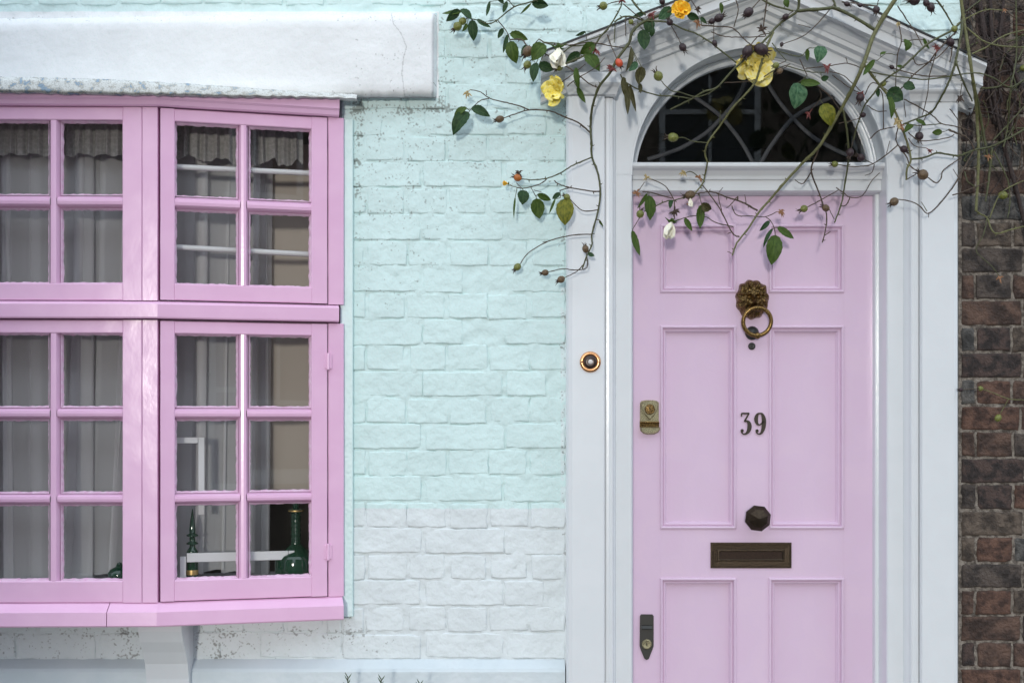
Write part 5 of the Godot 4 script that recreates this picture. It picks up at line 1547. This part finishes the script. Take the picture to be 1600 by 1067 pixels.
		mb.lathe([Vector2(0, -r * 1.08), Vector2(r * 0.35, -r * 0.98), Vector2(r * 0.75, -r * 0.68), Vector2(r * 0.98, -r * 0.1), Vector2(r * 0.92, r * 0.45), Vector2(r * 0.62, r * 0.85), Vector2(r * 0.38, r * 1.0), Vector2(r * 0.34, r * 1.08), Vector2(r * 0.2, r * 0.98), Vector2(0, r * 0.95)], 14)
		var hip := obj("hip", mb, mats[hipmat[h[0]]], rose, Transform3D(Basis(), home * p))
		mb = MB.new()
		mb.xf.basis = bs
		for i in 5:
			var a : float = TAU * i / 5 + h[1]
			var o := Vector3(cos(a), 0, sin(a))
			var len := r * rng.randf_range(0.5, 1.2)
			mb.tube(PackedVector3Array([o * r * 0.3 + Vector3(0, r * 0.98, 0), o * (r * 0.45) + Vector3(0, r * 1.05 + len * 0.6, 0), o * (r * 0.4 + len * 0.5) + Vector3(0, r * 1.05 + len, 0)]), PackedFloat32Array([r * 0.16, r * 0.10, r * 0.02]), 4)
		var gap := (e - p).length()
		obj("sepals", mb, mats.sepal_dark if h[0] != "g" else mats.cane_brown, hip)
		if gap > r * 0.9:
			mb = MB.new()
			mb.tube(PackedVector3Array([-d * r * 0.95, (e - p)]), PackedFloat32Array([0.0013, 0.0012]), 4)
			obj("stalk", mb, mats.cane_brown, hip)
	var fadmat := {"s": "bloom_straw", "r": "bloom_red", "b": "bloom_brown", "d": "sepal_dark"}
	for h in FADED:
		var e: Vector3 = nearest.call(P(h[1], h[2], rose_z(h[1], h[2])), stem_points)
		var p := P(h[1], h[2], e.z + 0.003)
		var s: float = h[3] * px_m
		var mb := MB.new()
		for i in 11:
			var d := Vector3(rng.randf_range(-1, 1), rng.randf_range(-1, 0.8), rng.randf_range(-0.3, 0.9)).normalized()
			var q := d.cross(Vector3(rng.randf(), 0.3, 1)).normalized()
			var len := s * rng.randf_range(0.5, 1.15)
			mb.tube(PackedVector3Array([d * s * 0.1, d * len * 0.55 + q * s * 0.1, d * len + q * s * 0.22 + Vector3(0, -s * 0.2, 0)]), PackedFloat32Array([s * 0.14, s * 0.15, s * 0.02]), 5, Vector2(0.25, 1))
		mb.lathe([Vector2(0, -s * 0.3), Vector2(s * 0.3, -s * 0.1), Vector2(s * 0.3, s * 0.12), Vector2(0, s * 0.3)], 8)
		if (e - p).length() > s * 0.25: mb.tube(PackedVector3Array([Vector3.ZERO, e - p]), PackedFloat32Array([0.0014, 0.0012]), 4)
		obj("faded_bloom", mb, mats[fadmat[h[0]]], rose, Transform3D(Basis(), home * p))
	# blooms
	var F := func(px, py, dz): return home * P(px, py, rose_z(px, py) + dz)
	bloom(rose, F.call(872, 141, 0.02), Vector3(-0.55, -0.12, 0.55), 0.052, [[5, 1.15, 1.0, 0.95, 0.12], [5, 0.75, 0.85, 0.8, 0.0], [4, 0.35, 0.65, 0.6, -0.1]], mats.petal_yellow, 3)
	bloom(rose, F.call(873, 74, 0.02), Vector3(0.02, -1, 0.25), 0.064, [[4, 0.30, 1.0, 0.62, 0.05], [3, 0.15, 0.85, 0.5, -0.05]], mats.petal_white, 9)
	bloom(rose, F.call(1064, 18, 0.015), Vector3(-0.1, 0.10, 1), 0.040, [[6, 1.0, 0.85, 0.9, 0.1], [5, 0.55, 0.72, 0.75, -0.1], [4, 0.25, 0.55, 0.5, -0.2]], mats.petal_gold, 15)
	bloom(rose, F.call(1180, 98, -0.055), Vector3(0.08, -0.55, 0.85), 0.078, [[5, 1.15, 0.98, 0.92, 0.16], [5, 0.75, 0.85, 0.8, 0.06], [3, 0.3, 0.5, 0.5, 0.0]], mats.petal_pale, 22)
	bloom(rose, F.call(1050, 346, 0.012), Vector3(-0.22, -1, 0.25), 0.058, [[4, 0.26, 1.0, 0.45, 0.05], [3, 0.12, 0.9, 0.4, 0.0]], mats.petal_white, 31)
	bloom(rose, F.call(1079, 309, 0.008), Vector3(0.05, -1, 0.2), 0.030, [[3, 0.16, 1.0, 0.4, 0.0]], mats.petal_white, 37)
	bloom(rose, F.call(794, 287, 0.005), Vector3(-1, 0.1, 0.3), 0.020, [[4, 0.22, 0.9, 0.6, -0.05]], mats.petal_gold, 40)

# ---------------------------------------------------------------- street
func build_street():
	var mb := MB.new()
	mb.quad(Vector3(-60, -0.13, 60), Vector3(60, -0.13, 60), Vector3(60, -0.13, -40), Vector3(-60, -0.13, -40), Vector3.UP)
	setting("ground", mb, mats.earth)
	mb = MB.new()
	mb.quad(Vector3(-40, -0.12, 1.55), Vector3(40, -0.12, 1.55), Vector3(40, -0.12, 6.8), Vector3(-40, -0.12, 6.8), Vector3.UP)
	setting("road", mb, mats.asphalt)
	for s in [[-0.30, 1.55], [6.8, 8.4]]:
		mb = MB.new()
		mb.box(Vector3(-40, -0.125, s[0]), Vector3(40, 0.0, s[1]), 0.01)
		setting("pavement", mb, mats.paving)
	mb = MB.new()
	mb.box(Vector3(DOOR_X - 0.48, 0.001, -0.16), Vector3(DOOR_X + 0.48, 0.115, 0.30), 0.012)
	setting("doorstep", mb, mats.paving)
	# houses across the street, the gap between added to let low light in
	for h in [[-10.2, -3.2, "tall dark brick house facing the bow window from across the street"], [0.75, 9.0, "tall dark brick house facing the lilac door from across the street"]]:
		var t := thing("terrace_house", h[2], "house", Vector3(h[0], 0, 8.4), "brick houses across the street")
		var W: float = h[1] - h[0]
		mb = MB.new()
		mb.box(Vector3(0, 0, 0.0), Vector3(W, 6.8, 6.0), 0.01)
		obj("wall", mb, mats.far_brick, t)
		mb = MB.new()
		mb.plan_sweep(PackedVector2Array([Vector2(W + 0.1, -0.1), Vector2(-0.1, -0.1)]), [Vector2(-6.3, 6.9), Vector2(-3.0, 8.0), Vector2(0.1, 6.9), Vector2(0.1, 6.75), Vector2(-6.3, 6.75)])
		obj("roof", mb, mats.slate, t)
		for i in int(W / 1.9):
			for fl in [0.9, 3.7]:
				var x := 0.7 + i * 1.9
				var w := obj("window", _sash_window(), mats.white_metal, t, Transform3D(Basis(), Vector3(x, fl, -0.03)))
				mb = MB.new()
				mb.quad(Vector3(0.05, 0.05, 0.018), Vector3(0.95, 0.05, 0.018), Vector3(0.95, 1.55, 0.018), Vector3(0.05, 1.55, 0.018), Vector3(0, 0, -1))
				obj("pane", mb, mats.dark_glass, w)

func _sash_window() -> MB:
	var mb := MB.new()
	for b in [[0.0, 0.0, 1.0, 0.06], [0.0, 1.54, 1.0, 1.6], [0.0, 0.061, 0.06, 1.539], [0.94, 0.061, 1.0, 1.539], [0.061, 0.78, 0.939, 0.83], [0.485, 0.062, 0.515, 0.779], [0.485, 0.831, 0.515, 1.538]]:
		mb.box(Vector3(b[0], b[1], -0.02), Vector3(b[2], b[3], 0.04), 0.004)
	mb.box(Vector3(-0.06, -0.08, -0.08), Vector3(1.06, -0.001, 0.04), 0.006)
	return mb

func build_pots():
	for p in [[543, 1052, 0.17, "taller sprigs below the corner of the bow window", 4], [595, 1055, 0.2, "bushier sprigs standing clear of the bow window", 9]]:
		var tip := P(p[0], p[1], p[2])
		var t := thing("potted_rosemary", "rosemary in a clay pot, " + p[3], "plant", Vector3(tip.x, 0.001, p[2]), "rosemary pots along the plinth")
		var mb := MB.new()
		mb.lathe([Vector2(0, 0), Vector2(0.085, 0), Vector2(0.11, 0.22), Vector2(0.125, 0.222), Vector2(0.125, 0.26), Vector2(0.112, 0.26), Vector2(0.108, 0.235), Vector2(0, 0.23)], 24)
		obj("pot", mb, mats.terracotta, t)
		var bush := MB.new()
		var stems := MB.new()
		for k in 9:
			var h := tip.y - 0.001 - rng.randf_range(0.035, 0.16) if k else tip.y - 0.001
			var lean := Vector2(rng.randf_range(-0.08, 0.08), rng.randf_range(-0.05, 0.05)) if k else Vector2.ZERO
			if k == 1 and p[4] == 9: lean = Vector2(0.115, 0.0); h = P(0, 1063, p[2]).y
			var a := Vector3(lean.x * 0.3, 0.232, lean.y * 0.3)
			var b := Vector3(lean.x, h, lean.y)
			stems.tube(PackedVector3Array([a, a.lerp(b, 0.5) + Vector3(lean.x * 0.1, 0, 0), b - Vector3(0, 0.008, 0)]), PackedFloat32Array([0.0025, 0.002, 0.0012]), 5)
			for i in 70:
				var f := 0.15 + 0.85 * i / 69.0
				var q := a.lerp(b, f)
				var ang := i * 2.4
				var up := lerpf(0.35, 1.3, smoothstep(0.85, 1.0, f))
				var d := Vector3(cos(ang), up, sin(ang)).normalized()
				bush.tube(PackedVector3Array([q - d * 0.001 - Vector3(0, 0.012, 0), q + d * 0.010 - Vector3(0, 0.011, 0), q + d * 0.019 - Vector3(0, 0.010, 0)]), PackedFloat32Array([0.001, 0.0016, 0.0003]), 4, Vector2(0.5, 1))
		obj("stalks", stems, mats.cane_brown, t)
		obj("foliage", bush, mats.herb_green, t).set_meta("kind", "stuff")

func _ready():
	rng.seed = 390
	lump.seed = 3; lump.frequency = 0.045; lump.fractal_octaves = 3
	fine.seed = 8; fine.frequency = 0.05; fine.fractal_octaves = 2
	sway.seed = 21; sway.frequency = 0.01; sway.fractal_octaves = 2
	var cam := Camera3D.new()
	cam.name = "camera"
	add_child(cam)
	cam.position = Vector3(0, EYE, AWAY)
	cam.set_frustum(1067.0 / PER_METRE / AWAY * 0.1, Vector2(0, (MID.y - 533.5) / PER_METRE / AWAY * 0.1), 0.1, 200.0)
	cam.current = true
	var we := WorldEnvironment.new()
	we.name = "world_environment"
	var env := Environment.new()
	env.background_mode = Environment.BG_SKY
	var sky := Sky.new()
	var sm := ProceduralSkyMaterial.new()
	sm.sky_top_color = Color(0.90, 0.945, 1.0)
	sm.sky_horizon_color = Color(0.66, 0.70, 0.76)
	sm.ground_bottom_color = Color(0.25, 0.24, 0.23)
	sm.ground_horizon_color = Color(0.5, 0.5, 0.5)
	sm.sky_energy_multiplier = 1.0
	sky.sky_material = sm
	env.sky = sky
	env.tonemap_mode = Environment.TONE_MAPPER_LINEAR
	env.tonemap_exposure = 2.02
	env.sdfgi_enabled = true; env.ssao_enabled = true; env.ssil_enabled = true
	we.environment = env
	add_child(we)
	var flash_stand_in := DirectionalLight3D.new()  # added stand-in for a camera flash: low, frontal, from behind the camera
	flash_stand_in.name = "flash_stand_in"
	add_child(flash_stand_in)
	flash_stand_in.look_at_from_position(Vector3.ZERO, Vector3(0.13, -0.055, -1.0))
	flash_stand_in.light_energy = 0.18
	flash_stand_in.light_angular_distance = 4.0
	flash_stand_in.light_color = Color(1.0, 0.98, 0.95)
	flash_stand_in.shadow_enabled = true
	make_materials()
	build_street()
	build_painted_house()
	build_neighbour()
	build_window()
	build_surround()
	build_door()
	build_indoors()
	build_pots()
	build_rose()
